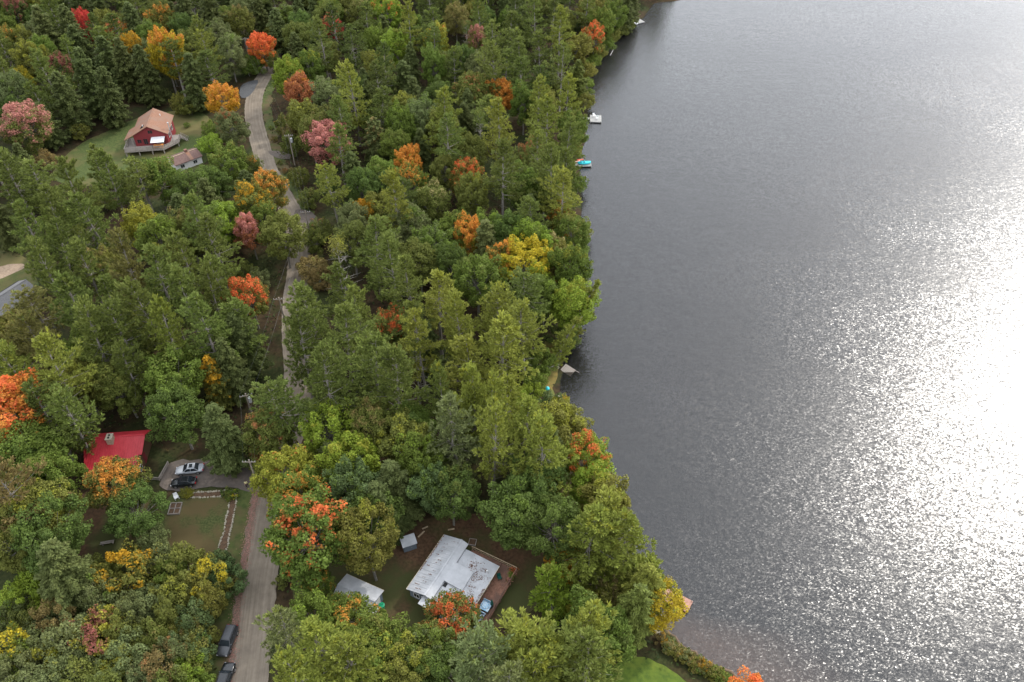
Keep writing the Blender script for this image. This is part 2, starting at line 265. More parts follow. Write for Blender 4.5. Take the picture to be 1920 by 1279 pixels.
# ------------------------------------------------------------------ mesh helpers
class MB:
    def __init__(s): s.v = []; s.f = []
    def add(s, vs, fs):
        o = len(s.v); s.v += [tuple(map(float, p)) for p in vs]; s.f += [tuple(i+o for i in f) for f in fs]; return s
    def box(s, x0, x1, y0, y1, z0, z1):
        return s.add([(x0, y0, z0), (x1, y0, z0), (x1, y1, z0), (x0, y1, z0), (x0, y0, z1), (x1, y0, z1), (x1, y1, z1), (x0, y1, z1)],
                     [(0, 3, 2, 1), (4, 5, 6, 7), (0, 1, 5, 4), (1, 2, 6, 5), (2, 3, 7, 6), (3, 0, 4, 7)])
    def bar(s, a, b, w, h):
        a = Vector(a); b = Vector(b); d = (b-a).normalized(); up = Vector((0, 0, 1)) if abs(d.z) < .95 else Vector((1, 0, 0))
        sd = d.cross(up).normalized()*w/2; u2 = sd.cross(d).normalized()*h/2
        vs = [a-sd-u2, a+sd-u2, a+sd+u2, a-sd+u2, b-sd-u2, b+sd-u2, b+sd+u2, b-sd+u2]
        return s.add(vs, [(0, 3, 2, 1), (4, 5, 6, 7), (0, 1, 5, 4), (1, 2, 6, 5), (2, 3, 7, 6), (3, 0, 4, 7)])
    def tube(s, pts, rad, n=6):
        pts = [Vector(p) for p in pts]; rad = list(rad) if hasattr(rad, '__len__') else [rad]*len(pts); vs = []; fs = []
        for i, p in enumerate(pts):
            d = (pts[min(i+1, len(pts)-1)]-pts[max(i-1, 0)]).normalized(); up = Vector((0, 0, 1)) if abs(d.z) < .9 else Vector((1, 0, 0))
            a = d.cross(up).normalized(); b = d.cross(a)
            for k in range(n):
                t = 2*math.pi*k/n; vs.append(p+(a*math.cos(t)+b*math.sin(t))*rad[i])
        for i in range(len(pts)-1):
            for k in range(n): fs.append((i*n+k, i*n+(k+1) % n, (i+1)*n+(k+1) % n, (i+1)*n+k))
        fs.append(tuple(range(n))[::-1]); fs.append(tuple((len(pts)-1)*n+k for k in range(n)))
        return s.add(vs, fs)
    def prism(s, poly, z0, z1):           # poly in xy; z0,z1 numbers or lists
        n = len(poly); Z0 = z0 if hasattr(z0, '__len__') else [z0]*n; Z1 = z1 if hasattr(z1, '__len__') else [z1]*n
        vs = [(x, y, z) for (x, y), z in zip(poly, Z0)]+[(x, y, z) for (x, y), z in zip(poly, Z1)]
        fs = [tuple(range(n))[::-1], tuple(range(n, 2*n))]+[(i, (i+1) % n, n+(i+1) % n, n+i) for i in range(n)]
        return s.add(vs, fs)
    def slab(s, quad, th):                # a sloping panel, th thick downwards
        n = len(quad); vs = [tuple(p) for p in quad]+[(p[0], p[1], p[2]-th) for p in quad]
        fs = [tuple(range(n)), tuple(range(n, 2*n))[::-1]]+[(i, n+i, n+(i+1) % n, (i+1) % n) for i in range(n)]
        return s.add(vs, fs)
    def ball(s, c, r, nu=10, nv=7):
        rx, ry, rz = r if hasattr(r, '__len__') else (r, r, r); vs = [(c[0], c[1], c[2]-rz)]; fs = []
        for j in range(1, nv):
            ph = -math.pi/2+math.pi*j/nv
            for i in range(nu):
                a = 2*math.pi*i/nu; vs.append((c[0]+rx*math.cos(ph)*math.cos(a), c[1]+ry*math.cos(ph)*math.sin(a), c[2]+rz*math.sin(ph)))
        vs.append((c[0], c[1], c[2]+rz)); L = len(vs)-1
        for i in range(nu):
            fs.append((0, 1+(i+1) % nu, 1+i)); fs.append((L, L-nu+i, L-nu+(i+1) % nu))
        for j in range(nv-2):
            for i in range(nu):
                a = 1+j*nu+i; b = 1+j*nu+(i+1) % nu; fs.append((a, b, b+nu, a+nu))
        return s.add(vs, fs)
    def mesh(s, name, m, smooth=False):
        me = bpy.data.meshes.new(name); me.from_pydata(s.v, [], s.f); me.materials.append(M[m] if isinstance(m, str) else m)
        bm = bmesh.new(); bm.from_mesh(me); bmesh.ops.recalc_face_normals(bm, faces=bm.faces); bm.to_mesh(me); bm.free()
        if smooth: me.polygons.foreach_set('use_smooth', [True]*len(me.polygons))
        me.update(); return me
    def build(s, name, m, parent=None, smooth=False, bevel=0):
        o = bpy.data.objects.new(name, s.mesh(name, m, smooth)); COL.objects.link(o); o.parent = parent
        if bevel:
            b = o.modifiers.new('bevel', 'BEVEL'); b.width = bevel; b.segments = 2; b.limit_method = 'ANGLE'
        return o
def tag(o, label=None, cat=None, group=None, kind=None):
    if label: o['label'] = label
    if cat: o['category'] = cat
    if group: o['group'] = group
    if kind: o['kind'] = kind
    return o
def thing(name, label, cat, loc, rz=0.0, group=None):
    o = bpy.data.objects.new(name, None); COL.objects.link(o); o.location = loc; o.rotation_euler = (0, 0, rz); o.empty_display_size = .5
    return tag(o, label, cat, group)

# ------------------------------------------------------------------ ground, lake
def axis(lo, hi, step, far):
    a = [lo]; s = step
    while a[0] > -far: s *= 1.5; a.insert(0, a[0]-s)
    x = lo
    while x < hi: x += step; a.append(x)
    s = step
    while a[-1] < far: s *= 1.5; a.append(a[-1]+s)
    return np.array(a)
xs = axis(-230, 120, 2.5, 5000); ys = axis(-10, 400, 2.5, 5000)
X, Y = np.meshgrid(xs, ys); P = np.stack([X.ravel(), Y.ravel()], 1); Z = gh(P)
nx, ny = len(xs), len(ys); idx = np.arange(nx*ny).reshape(ny, nx)
F = np.stack([idx[:-1, :-1], idx[:-1, 1:], idx[1:, 1:], idx[1:, :-1]], -1).reshape(-1, 4)
def fast_mesh(name, V, Fq, m, attrs=None, smooth=False):
    me = bpy.data.meshes.new(name); k = Fq.shape[1]
    me.vertices.add(len(V)); me.vertices.foreach_set('co', np.asarray(V, np.float32).ravel())
    me.loops.add(len(Fq)*k); me.loops.foreach_set('vertex_index', Fq.ravel().astype(np.int32))
    me.polygons.add(len(Fq)); me.polygons.foreach_set('loop_start', np.arange(0, len(Fq)*k, k, dtype=np.int32))
    if smooth: me.polygons.foreach_set('use_smooth', np.ones(len(Fq), bool))
    for an, av in (attrs or {}).items():
        at = me.attributes.new(an, 'FLOAT', 'FACE'); at.data.foreach_set('value', np.asarray(av, np.float32))
    me.materials.append(M[m] if isinstance(m, str) else m); me.update(calc_edges=True); me.validate(); return me
def fobj(name, me, parent=None):
    o = bpy.data.objects.new(name, me); COL.objects.link(o); o.parent = parent; return o
tag(fobj('ground', fast_mesh('ground', np.c_[P, Z], F, 'ground', smooth=True)), kind='structure')
tag(MB().add([(-5000, -5000, 0), (5000, -5000, 0), (5000, 5000, 0), (-5000, 5000, 0)], [(0, 1, 2, 3)]).build('lake', 'water'), kind='structure')

def densify(poly, step=1.2, jit=.12):
    out = []
    for a, b in zip(poly, poly[1:]+poly[:1]):
        a = np.array(a[:2]); b = np.array(b[:2]); n = max(1, int(np.linalg.norm(b-a)/step))
        for k in range(n): out.append(a+(b-a)*k/n+RNG.normal(0, jit, 2))
    return out
def smoothpoly(p, it=2):
    for _ in range(it):
        q = []
        for a, b in zip(p, p[1:]+p[:1]): a = np.array(a); b = np.array(b); q += [a*.75+b*.25, a*.25+b*.75]
        p = q
    return p
def sheet(name, px, m, off, grid=1.8, world=False, jit=.12, smooth_it=2):
    w = [np.array(p[:2]) for p in (px if world else [pw(*q) for q in px])]
    w = smoothpoly(w, smooth_it) if smooth_it else w
    b = densify([tuple(p) for p in w], 1.0, jit); A = np.array(b)
    gx = np.arange(A[:, 0].min(), A[:, 0].max(), grid); gy = np.arange(A[:, 1].min(), A[:, 1].max(), grid)
    G = np.array([(x, y) for x in gx for y in gy]) if len(gx) and len(gy) else np.zeros((0, 2))
    if len(G): G = G[in_poly(G, A)]
    pts = [Vector(p) for p in np.vstack([A, G])]
    vs, es, fs, *_ = delaunay_2d_cdt(pts, [], [list(range(len(A)))], 1, 1e-4)
    V = np.array([tuple(v) for v in vs]); me = bpy.data.meshes.new(name)
    me.from_pydata([(x, y, z+off) for (x, y), z in zip(V, gh(V))], [], [tuple(f) for f in fs]); me.materials.append(M[m]); me.update()
    o = fobj(name, me); return tag(o, kind='structure')
def catmull(P, n=8):
    P = [np.array(p, float) for p in P]; P = [2*P[0]-P[1]]+P+[2*P[-1]-P[-2]]; out = []
    for i in range(1, len(P)-2):
        for k in range(n):
            t = k/n; a, b, c, d = P[i-1:i+3]
            out.append(.5*((2*b)+(-a+c)*t+(2*a-5*b+4*c-d)*t*t+(-a+3*b-3*c+d)*t**3))
    out.append(P[-2]); return np.array(out)
def ribbon(name, line, w0, w1, m, off, cols=5, wob=.12):
    C = line; T = np.gradient(C, axis=0); T /= np.linalg.norm(T, axis=1)[:, None]; Nn = np.stack([-T[:, 1], T[:, 0]], 1)
    V = []; 
    for i in range(len(C)):
        for k in range(cols):
            s = w0+(w1-w0)*k/(cols-1)
            if k in (0, cols-1): s += RNG.normal(0, wob)
            V.append(C[i]+Nn[i]*s)
    V = np.array(V); I = np.arange(len(V)).reshape(len(C), cols)
    Fq = np.stack([I[:-1, :-1], I[:-1, 1:], I[1:, 1:], I[1:, :-1]], -1).reshape(-1, 4)
    me = fast_mesh(name, np.c_[V, gh(V)+off], Fq, m, smooth=True); dd = np.r_[0, np.cumsum(np.linalg.norm(np.diff(C, axis=0), axis=1))]
    tr = np.zeros((len(C), cols, 3), np.float32); tr[:, :, 0] = np.linspace(w0, w1, cols)[None]; tr[:, :, 1] = dd[:, None]
    at = me.attributes.new('track', 'FLOAT_VECTOR', 'POINT'); at.data.foreach_set('vector', tr.ravel())
    return tag(fobj(name, me), kind='structure')

# pixel outlines of the open ground
sheet('lawn', [(95, 318), (150, 268), (205, 246), (250, 222), (330, 206), (372, 208), (400, 225), (402, 268), (392, 308), (330, 332), (240, 345), (170, 350), (105, 345)], 'lawn', .05)
sheet('garden_lawn', [(300, 922), (436, 916), (452, 945), (440, 1040), (415, 1090), (330, 1100), (295, 1040)], 'garden', .05)
sheet('cabin_yard', [(118, 930), (240, 905), (305, 930), (300, 1045), (230, 1110), (160, 1120), (130, 1040)], 'yard', .045)
sheet('house_yard', [(535, 1010), (560, 1190), (690, 1230), (840, 1230), (1000, 1150), (1075, 1060), (1060, 1005), (900, 955), (780, 975), (640, 1020)], 'yard', .045)
sheet('shore_path', [(1080, 1070), (1115, 1050), (1150, 1080), (1180, 1150), (1165, 1190), (1120, 1180), (1080, 1120)], 'litter', .05)
sheet('shore_lawn', [(1130, 1290), (1158, 1235), (1200, 1230), (1252, 1250), (1305, 1290), (1300, 1340), (1130, 1340)], 'bright', .05)
sheet('shore_grass', [(1018, 640), (1046, 630), (1047, 675), (1046, 705), (1036, 725), (1042, 748), (1015, 752), (1008, 700)], 'strip', .05)
sheet('far_field', [(-60, 470), (40, 470), (75, 520), (70, 590), (0, 620), (-60, 620)], 'lawn', .04)
ROAD_PX = [(425, 1420), (455, 1340), (468, 1279), (478, 1190), (487, 1100), (498, 1030), (508, 960), (522, 890), (542, 820), (558, 765), (557, 700), (552, 630), (553, 560), (560, 500), (560, 455),
           (549, 405), (520, 352), (501, 316), (489, 275), (478, 232), (475, 200), (480, 172), (491, 151), (504, 131), (512, 112), (522, 85)]
ROADLINE = catmull([pw(*p)[:2] for p in ROAD_PX], 10)
vl = ROADLINE
ribbon('road_verge', vl[:75], 2.4, 6.6, 'verge', .055, cols=4, wob=.35)
ribbon('grass_verge', vl[115:], -5.2, -2.4, 'verge', .055, cols=3, wob=.35)
ribbon('road_shoulder', vl[:90], 2.3, 3.55, 'litter', .07, cols=3, wob=.15)
ribbon('gravel_road', vl, -2.55, 2.5, 'gravel', .09, cols=9, wob=.06)
sheet('driveway', [(296, 918), (306, 872), (345, 862), (420, 862), (475, 858), (520, 868), (512, 915), (470, 925), (440, 914), (390, 914), (340, 922)], 'drive', .115)
sheet('paved_turnout', [(448, 178), (452, 160), (470, 152), (488, 150), (470, 180), (455, 186)], 'asphalt', .12, jit=.05, smooth_it=1)
sheet('side_track', [(548, 392), (575, 394), (592, 402), (590, 415), (575, 422), (556, 420)], 'drive', .12)
sheet('upper_track', [(500, 282), (525, 284), (548, 290), (545, 300), (512, 296)], 'drive', .12)
sheet('sandy_track', [(-60, 512), (0, 500), (42, 493), (50, 503), (0, 524), (-60, 540)], 'tan', .08)

# ================================================================== buildings
def window(parent, c, w, h, axis='y', sgn=-1, trim='trim_w'):
    """window on a wall at c (local), facing axis*sgn; frame > pane"""
    t = .05; fr = MB(); x, y, z = c
    def bx(u0, u1, z0, z1, d0, d1):
        d0, d1 = sorted((d0*sgn, d1*sgn))
        if axis == 'y': return (x+u0, x+u1, y+d0, y+d1, z+z0, z+z1)
        return (x+d0, x+d1, y+u0, y+u1, z+z0, z+z1)
    for a in ((-w/2-.07, w/2+.07, h/2, h/2+.08), (-w/2-.07, w/2+.07, -h/2-.08, -h/2), (-w/2-.07, -w/2, -h/2, h/2), (w/2, w/2+.07, -h/2, h/2), (-.025, .025, -h/2, h/2)):
        fr.box(*bx(*a, .0, .07))
    f = fr.build('window', trim, parent)
    MB().box(*bx(-w/2, w/2, -h/2, h/2, .0, .03)).build('pane', 'glass', f); return f
def railing(parent, pts, h, m, post_step=1.6, mid=2, name='railing', w=.09):
    pts = [Vector(p) for p in pts]; rl = MB()
    for a, b in zip(pts, pts[1:]):
        up = Vector((0, 0, h)); rl.bar(a+up, b+up, .12, .06)
        for k in range(mid): u = Vector((0, 0, h*(k+.6)/(mid+.4))); rl.bar(a+u, b+u, .05, .12)
    r = rl.build(name, m, parent)
    for i, (a, b) in enumerate(zip(pts, pts[1:])):
        n = max(1, round((b-a).length/post_step))
        for k in range(n+(i == len(pts)-2)):
            p = a+(b-a)*k/n; MB().box(p.x-w/2, p.x+w/2, p.y-w/2, p.y+w/2, p.z, p.z+h+.06).build('post', m, r)
    return r
def boards(x0, x1, y0, y1, z, w=.16, along='x', th=.04, gap=.012):
    b = MB(); t = (y0 if along == 'x' else x0); e = (y1 if along == 'x' else x1)
    while t < e-.02:
        t2 = min(e, t+w); dz = random.uniform(-.004, .004)
        if along == 'x': b.box(x0+random.uniform(0, .03), x1-random.uniform(0, .03), t, t2-gap, z-th+dz, z+dz)
        else: b.box(t, t2-gap, y0+random.uniform(0, .03), y1-random.uniform(0, .03), z-th+dz, z+dz)
        t = t2
    return b
def gable_wall(poly_xz, y0, y1):          # extruded polygon in xz along y
    n = len(poly_xz); vs = [(x, y0, z) for x, z in poly_xz]+[(x, y1, z) for x, z in poly_xz]
    return MB().add(vs, [tuple(range(n)), tuple(range(n, 2*n))[::-1]]+[(i, n+i, n+(i+1) % n, (i+1) % n) for i in range(n)])
def leaf_scatter(name, pts_n, m, parent=None, size=(.10, .22)):
    """small curled leaves lying at pts (N,3) with normals up"""
    n = len(pts_n); a = RNG.uniform(0, 2*math.pi, n); l = RNG.uniform(*size, n); V = np.zeros((n, 4, 3))
    d = np.stack([np.cos(a), np.sin(a), np.zeros(n)], 1); s = np.stack([-np.sin(a), np.cos(a), np.zeros(n)], 1)
    up = np.array([0, 0, 1.0])
    V[:, 0] = pts_n-d*l[:, None]*.5; V[:, 1] = pts_n+s*l[:, None]*.38+up*RNG.uniform(.01, .06, n)[:, None]; V[:, 2] = pts_n+d*l[:, None]*.5+up*.01; V[:, 3] = pts_n-s*l[:, None]*.38+up*RNG.uniform(.01, .05, n)[:, None]
    return fobj(name, fast_mesh(name, V.reshape(-1, 3), np.arange(n*4).reshape(n, 4), m), parent)

# ---- white-roofed lake house
LHZ = g1(-10, 65); c = ray_z(762, 1104.5, LHZ+2.45)
house = thing('lake_house', 'blue grey house with leaf-strewn white metal roofs beside the lake', 'house', (c[0], c[1], LHZ), R_(-28))
hl = house           # local x = across to the lake (b), local y = along the long gable (a)
MB().add(*(lambda p: ([(x, .35, z) for x, z in p]+[(x, 10.4, z) for x, z in p], [(0, 1, 2, 3, 4), (9, 8, 7, 6, 5)]+[(i, i+5, (i+1) % 5+5, (i+1) % 5) for i in range(5)]))([(.3, 0), (4.2, 0), (4.2, 2.95), (3.3, 3.25), (.3, 2.35)])).build('wall', 'bluewall', hl)
MB().box(4.2, 10.0, -.6, 9.7, 0, 2.15).build('wall', 'bluewall', hl)
rf = MB().slab([(0, 0, 2.45), (3.35, 0, 3.42), (3.35, 10.8, 3.42), (0, 10.8, 2.45)], .10).slab([(3.35, 0, 3.42), (4.5, 0, 3.0), (4.5, 10.8, 3.0), (3.35, 10.8, 3.42)], .10).build('roof', 'tin', hl)
rb = MB()
for k in range(15): y = .35+k*.72; rb.bar((.02, y, 2.48), (3.33, y, 3.435), .035, .03)
rb.build('roof_rib', 'tin', rf); MB().bar((3.35, 0, 3.45), (3.35, 10.8, 3.45), .30, .03).build('ridge_cap', 'tin', rf); MB().box(-.06, -.01, 0, 10.8, 2.34, 2.47).build('gutter', 'cream', rf)
lower = MB().slab([(2.9, -1.3, 2.72), (10.45, -1.3, 2.28), (10.45, 10.05, 2.28), (2.9, 10.05, 2.72)], .10).build('lower_roof', 'tin', hl)
MB().box(10.455, 10.50, -1.3, 10.05, 2.14, 2.29).build('gutter', 'cream', lower)
mid = MB().slab([(4.1, 3.6, 3.12), (7.6, 3.6, 2.66), (7.6, 7.1, 2.66), (4.1, 7.1, 3.12)], .35).build('porch_roof', 'tin', hl)
MB().box(4.6, 5.1, 2.9, 3.55, 2.30, 2.74).build('roof_dark_block', 'dark', hl)  # solid near-black block marking the dark gap between the roofs
MB().tube([(9.3, 8.2, 2.25), (9.3, 8.2, 2.85)], .12, 8).build('vent_pipe', 'white', lower)
window(hl, (1.5, .33, 1.3), .9, 1.0); window(hl, (2.9, .33, 1.3), .9, 1.0); window(hl, (.28, 5, 1.3), 1.0, 1.0, 'x', -1); window(hl, (10.02, 3.2, 1.2), 1.2, 1.2, 'x', 1); window(hl, (10.02, 7.0, 1.2), 1.2, 1.2, 'x', 1)
def rz_low(b): return 2.72-(b-2.9)*.44/7.55
pts = []
for cx, cy, n, sp in ((6.8, 7.9, 70, .45), (7.2, 6.9, 80, .5), (8.6, 8.3, 40, .4), (8.6, 7.0, 90, .6), (8.2, 6.1, 50, .45), (8.4, 4.9, 40, .5), (9.0, 3.8, 25, .4), (7.0, 8.6, 40, .6)):
    b_ = np.clip(RNG.normal(cx, sp, n), 4.7, 10.3); a_ = np.clip(RNG.normal(cy, sp*.6, n), 0, 9.9); k = ~((b_ < 7.7) & (a_ > 3.5) & (a_ < 7.2))
    pts.append(np.stack([b_, a_, rz_low(b_)+.03], 1)[k])
b_ = RNG.uniform(10.1, 10.44, 130); a_ = RNG.uniform(1, 5.6, 130); pts.append(np.stack([b_, a_, rz_low(b_)+.03], 1))
leaf_scatter('roof_leaves', np.vstack(pts), 'dryleaf', hl, (.08, .19))['kind'] = 'stuff'
pts = []
for k in range(14):
    a0 = .6+k*.72+RNG.normal(0, .05); n = int(RNG.integers(4, 11)); b_ = RNG.uniform(.9, 2.7)+RNG.uniform(-.7, .7, n)*RNG.uniform(.3, 1); b_ = np.clip(b_, .1, 3.2); a_ = np.full(n, a0)+RNG.normal(0, .03, n)
    pts.append(np.stack([b_, a_, 2.45+b_*.2896+.03], 1))
b_ = np.abs(RNG.normal(.05, .12, 150))+.02; a_ = RNG.uniform(3.6, 10.7, 150); pts.append(np.stack([b_, a_, 2.45+b_*.2896+.03], 1))
o = leaf_scatter('roof_leaves', np.vstack(pts), 'dryleaf', hl, (.08, .2)); o['kind'] = 'stuff'
# deck on the lake side
dk = boards(10.1, 12.9, -1.2, 11.6, .62, .2, 'x').box(10.15, 12.8, -1.1, 11.5, .40, .575).build('deck', 'wood_red', hl)
for x, y in ((10.4, -.9), (12.8, -.9), (12.8, 2.5), (12.8, 6), (12.8, 9.2), (12.8, 11.2), (10.4, 11.2)): MB().box(x-.08, x+.08, y-.08, y+.08, -.25, .42).build('post', 'wood_red', dk)
dk2 = boards(4.6, 10.1, 10.35, 11.6, .62, .2, 'x').box(4.7, 10.1, 10.45, 11.5, .40, .575).build('deck_walk', 'wood_red', hl)
railing(hl, [(4.7, 11.5, .62), (12.7, 11.5, .62)], .9, 'wood_tan', 1.7, 1); railing(hl, [(12.78, 11.3, .62), (12.78, -1.1, .62)], .95, 'wood_red', 1.4, 3)
# deck furniture: separate things, placed in the house frame
HM = Matrix.Translation(house.location) @ Matrix.Rotation(R_(-28), 4, 'Z')
def at_house(x, y, z): return tuple(HM @ Vector((x, y, z)))
def lounge(name, label, cat, x, y, top, base):
    t = thing(name, label, cat, at_house(x, y, .62), R_(-28)); fr = MB()
    for a in (-.75, .75):
        for b in (-.85, .85): fr.box(a-.04, a+.04, b-.04, b+.04, 0, .32)
    fr.box(-.8, .8, -.9, .9, .3, .36); fr.build('frame', 'black', t)
    MB().box(-.78, .78, -.88, .88, .361, .52).build('seat_cushion', base, t, bevel=.06)
    MB().slab([(-.72, .55, 1.05), (.72, .55, 1.05), (.72, .86, .62), (-.72, .86, .62)], .16).ball((0, -.15, .60), (.6, .55, .14), 12, 6).build('back_cushion', top, t, smooth=False, bevel=.05); return t
lounge('patio_lounger', 'light blue cushioned lounger on the red deck nearer the umbrella', 'lounger', 11.45, 3.95, 'blue_l', 'blue_l'); lounge('patio_lounger', 'navy and white patterned lounger at the near end of the red deck', 'lounger', 11.35, 1.9, 'blue_l', 'blue_d')
lounge('patio_lounger', 'blue and white patterned lounger nearest the camera on the red deck', 'lounger', 11.3, .1, 'blue_d', 'blue_d')
t = thing('patio_umbrella', 'closed dark green patio umbrella standing by the deck railing', 'umbrella', at_house(12.3, 4.3, .62), R_(-28))
MB().tube([(0, 0, 0), (0, 0, .08)], .26, 10).build('base', 'black', t); MB().tube([(0, 0, .08), (0, 0, 2.3)], .025, 6).build('pole', 'black', t); MB().tube([(0, 0, .75), (0, 0, 1.0), (0, 0, 1.7), (0, 0, 2.25)], [.16, .26, .17, .04], 10).build('canopy', 'dkgreen', t)
t = thing('deck_chair', 'dark green chair on the deck beside the white roof corner', 'chair', at_house(11.0, 9.0, .62), R_(20))
for x in (-.25, .25):
    for y in (-.25, .25): MB().box(x-.03, x+.03, y-.03, y+.03, 0, .42).build('leg', 'dkgreen', t)
MB().box(-.3, .3, -.3, .3, .42, .47).build('seat', 'dkgreen', t); MB().slab([(-.3, .28, .471), (.3, .28, .471), (.3, .42, 1.0), (-.3, .42, 1.0)], .06).build('backrest', 'dkgreen', t)

# ---- small garage with white roof
GZ = g1(-23, 62); c = ray_z(650, 1076, GZ+2.62)
gar = thing('garage', 'grey garage with a plain white metal roof beside the gravel road', 'garage', (c[0], c[1], GZ), R_(-25))
wl = [(-.25, 0), (-3.75, 0), (-3.75, 2.3), (-2.2, 3.0), (-.25, 2.55)]
g = MB(); n = 5; vs = [(.3, y, z) for y, z in wl]+[(6.3, y, z) for y, z in wl]
g.add(vs, [(0, 1, 2, 3, 4), (9, 8, 7, 6, 5)]+[(i, i+5, (i+1) % 5+5, (i+1) % 5) for i in range(5)]).build('wall', 'bluewall', gar)
r = MB().slab([(0, 0, 2.62), (6.6, 0, 2.62), (6.6, -2.2, 3.15), (0, -2.2, 3.15)], .10).slab([(0, -2.2, 3.15), (6.6, -2.2, 3.15), (6.6, -4.1, 2.32), (0, -4.1, 2.32)], .10).build('roof', 'tin', gar)
MB().bar((0, -2.2, 3.17), (6.6, -2.2, 3.17), .3, .03).build('ridge_cap', 'tin', r); MB().box(0, 6.6, .005, .05, 2.5, 2.63).build('gutter', 'cream', r)
MB().box(6.3, 6.34, -2.0, -.9, .02, 2.0).build('door', 'trim_w', gar); MB().box(6.3, 6.75, -3.7, -2.1, .02, 1.1).build('side_ramp', 'whitewall', gar)
q = pw(717, 1141)
t = thing('rubbish_bin', 'bright green plastic bin standing beside the garage wall', 'bin', (q[0], q[1], g1(q[0], q[1])+.045), .3)
MB().tube([(0, 0, 0), (0, 0, .95)], [.36, .44], 12).build('body', 'green', t); MB().tube([(0, 0, .951), (0, 0, 1.0), (0, 0, 1.06)], [.47, .47, .3], 12).build('lid', 'green', t); MB().bar((-.2, 0, 1.09), (.2, 0, 1.09), .05, .05).build('handle', 'dkgreen', t)
q = pw(709, 1136)
t = thing('wheelbarrow', 'black wheelbarrow leaning on the garage end wall', 'wheelbarrow', (q[0]-.1, q[1], g1(q[0], q[1])+.045), R_(65))
MB().slab([(-.45, -.32, .62), (.45, -.32, .55), (.45, .32, .55), (-.45, .32, .62)], .22).build('tray', 'black', t); MB().bar((-1.0, -.25, .62), (.6, -.1, .28), .04, .04).bar((-1.0, .25, .62), (.6, .1, .28), .04, .04).bar((-.4, -.25, .4), (-.45, -.25, 0), .04, .04).bar((-.4, .25, .4), (-.45, .25, 0), .04, .04).build('frame', 'black', t)
MB().tube([(.6, -.06, .19), (.6, .06, .19)], .19, 12).build('wheel', 'rubber', t)
# ---- garden shed
q = pw(767, 1032); SZ = g1(q[0], q[1])
t = thing('garden_shed', 'small blue grey shed half hidden under an olive tree', 'shed', (q[0], q[1]+.6, SZ), R_(22))
MB().prism([(-1.05, -.7), (1.05, -.7), (1.05, .7), (-1.05, .7)], 0, [1.75, 1.75, 2.05, 2.05]).build('wall', 'bluewall', t); MB().slab([(-1.2, -.95, 1.78), (1.2, -.95, 1.78), (1.2, .85, 2.17), (-1.2, .85, 2.17)], .07).build('roof', 'tin', t)
d = MB().box(-.45, .35, -.735, -.702, .05, 1.6).build('door', 'bluewall', t); MB().box(.22, .28, -.77, -.736, .75, .85).build('handle', 'galv', d)
for px, py, ln, rz, lab in ((790, 1002, 1.5, .9, 'pale plank lying on the needles above the garden shed'), (797, 990, 1.0, .5, 'short board on brown ground left of the white roof corner'), (846, 993, 1.1, .2, 'pale board lying behind the far end of the white roof')):
    q = pw(px, py); o = MB().box(-ln/2, ln/2, -.13, .13, 0, .06).build('plank', 'wood_tan', bevel=.01); o.location = (q[0], q[1], q[2]+.045); o.rotation_euler = (0, 0, rz); tag(o, lab, 'plank')
q = pw(886, 1018); t = thing('raised_planter', 'square wooden planter frame on brown ground behind the white house', 'planter', (q[0], q[1], q[2]+.045), R_(-10))
for a in ((-.6, .6, -.6, -.52), (-.6, .6, .52, .6), (-.6, -.52, -.52, .52), (.52, .6, -.52, .52)): MB().box(*a, 0, .3).build('board', 'wood_grey', t)
MB().box(-.52, .52, -.52, .52, 0, .22).build('soil', 'bedsoil', t)

# ---- red cabin roof
CZ = g1(-69, 86); c = ray_z(156, 823, CZ+4.2)
cab = thing('log_cabin', 'brown log cabin with a bright red ribbed metal roof', 'cabin', (c[0], c[1], CZ), R_(5.5))
MB().add([(1.75, y, z) for y, z in ((1.3, 0), (-6.0, 0), (-6.0, 2.3), (0, 4.0), (1.3, 3.4))]+[(10.0, y, z) for y, z in ((1.3, 0), (-6.0, 0), (-6.0, 2.3), (0, 4.0), (1.3, 3.4))], [(0, 1, 2, 3, 4), (9, 8, 7, 6, 5)]+[(i, i+5, (i+1) % 5+5, (i+1) % 5) for i in range(5)]).build('wall', 'logwall', cab)
r = MB().slab([(0, 0, 4.2), (10.4, 0, 4.2), (10.4, -3.6, 3.2), (9.8, -3.6, 3.2), (9.8, -6.9, 2.28), (1.5, -6.9, 2.28)], .10).slab([(-.3, 1.7, 3.45), (10.9, 1.7, 3.45), (10.4, 0, 4.2), (0, 0, 4.2)], .10).build('roof', 'tin_red', cab)
rb = MB()
for k in range(26):
    x = .12+k*.405; e = -3.55 if x > 9.75 else max(-6.85, -6.85*x/1.55); rb.bar((x, -.05, 4.2), (x, e, 4.2+e*.2783), .07, .09)
rb.build('roof_rib', 'tin_red', r); MB().bar((0, 0, 4.22), (10.4, 0, 4.22), .34, .04).build('ridge_cap', 'tin_red', r)
ch = MB().box(4.35, 5.35, -1.45, -.15, 3.3, 5.1).build('chimney', 'brick', r, bevel=.03); MB().box(4.28, 5.42, -1.52, -.08, 5.1, 5.22).build('chimney_cap', 'stone', ch, bevel=.02)
for y in (-1.1, -.55): MB().tube([(4.85, y, 5.2), (4.85, y, 5.34)], .17, 8).build('flue', 'dark', ch)
MB().box(10.0, 10.06, -3.0, -2.0, .1, 2.1).build('door', 'redwall', cab); window(cab, (10.02, -5, 1.4), 1.0, 1.0, 'x', 1); window(cab, (3, -6.02, 1.3), 1.2, 1.0); window(cab, (7, -6.02, 1.3), 1.2, 1.0)
q = pw(302, 893)
t = thing('timber_ramp', 'weathered plank walkway rail between the red-roofed cabin and the cars', 'railing', (q[0], q[1], q[2]), 0)
railing(t, [(.1, -.9, 0), (.55, 2.6, 0)], .8, 'wood_grey', 1.1, 3); railing(t, [(-2.6, -.75, 0), (.0, -.9, 0)], .8, 'wood_grey', 1.1, 2)

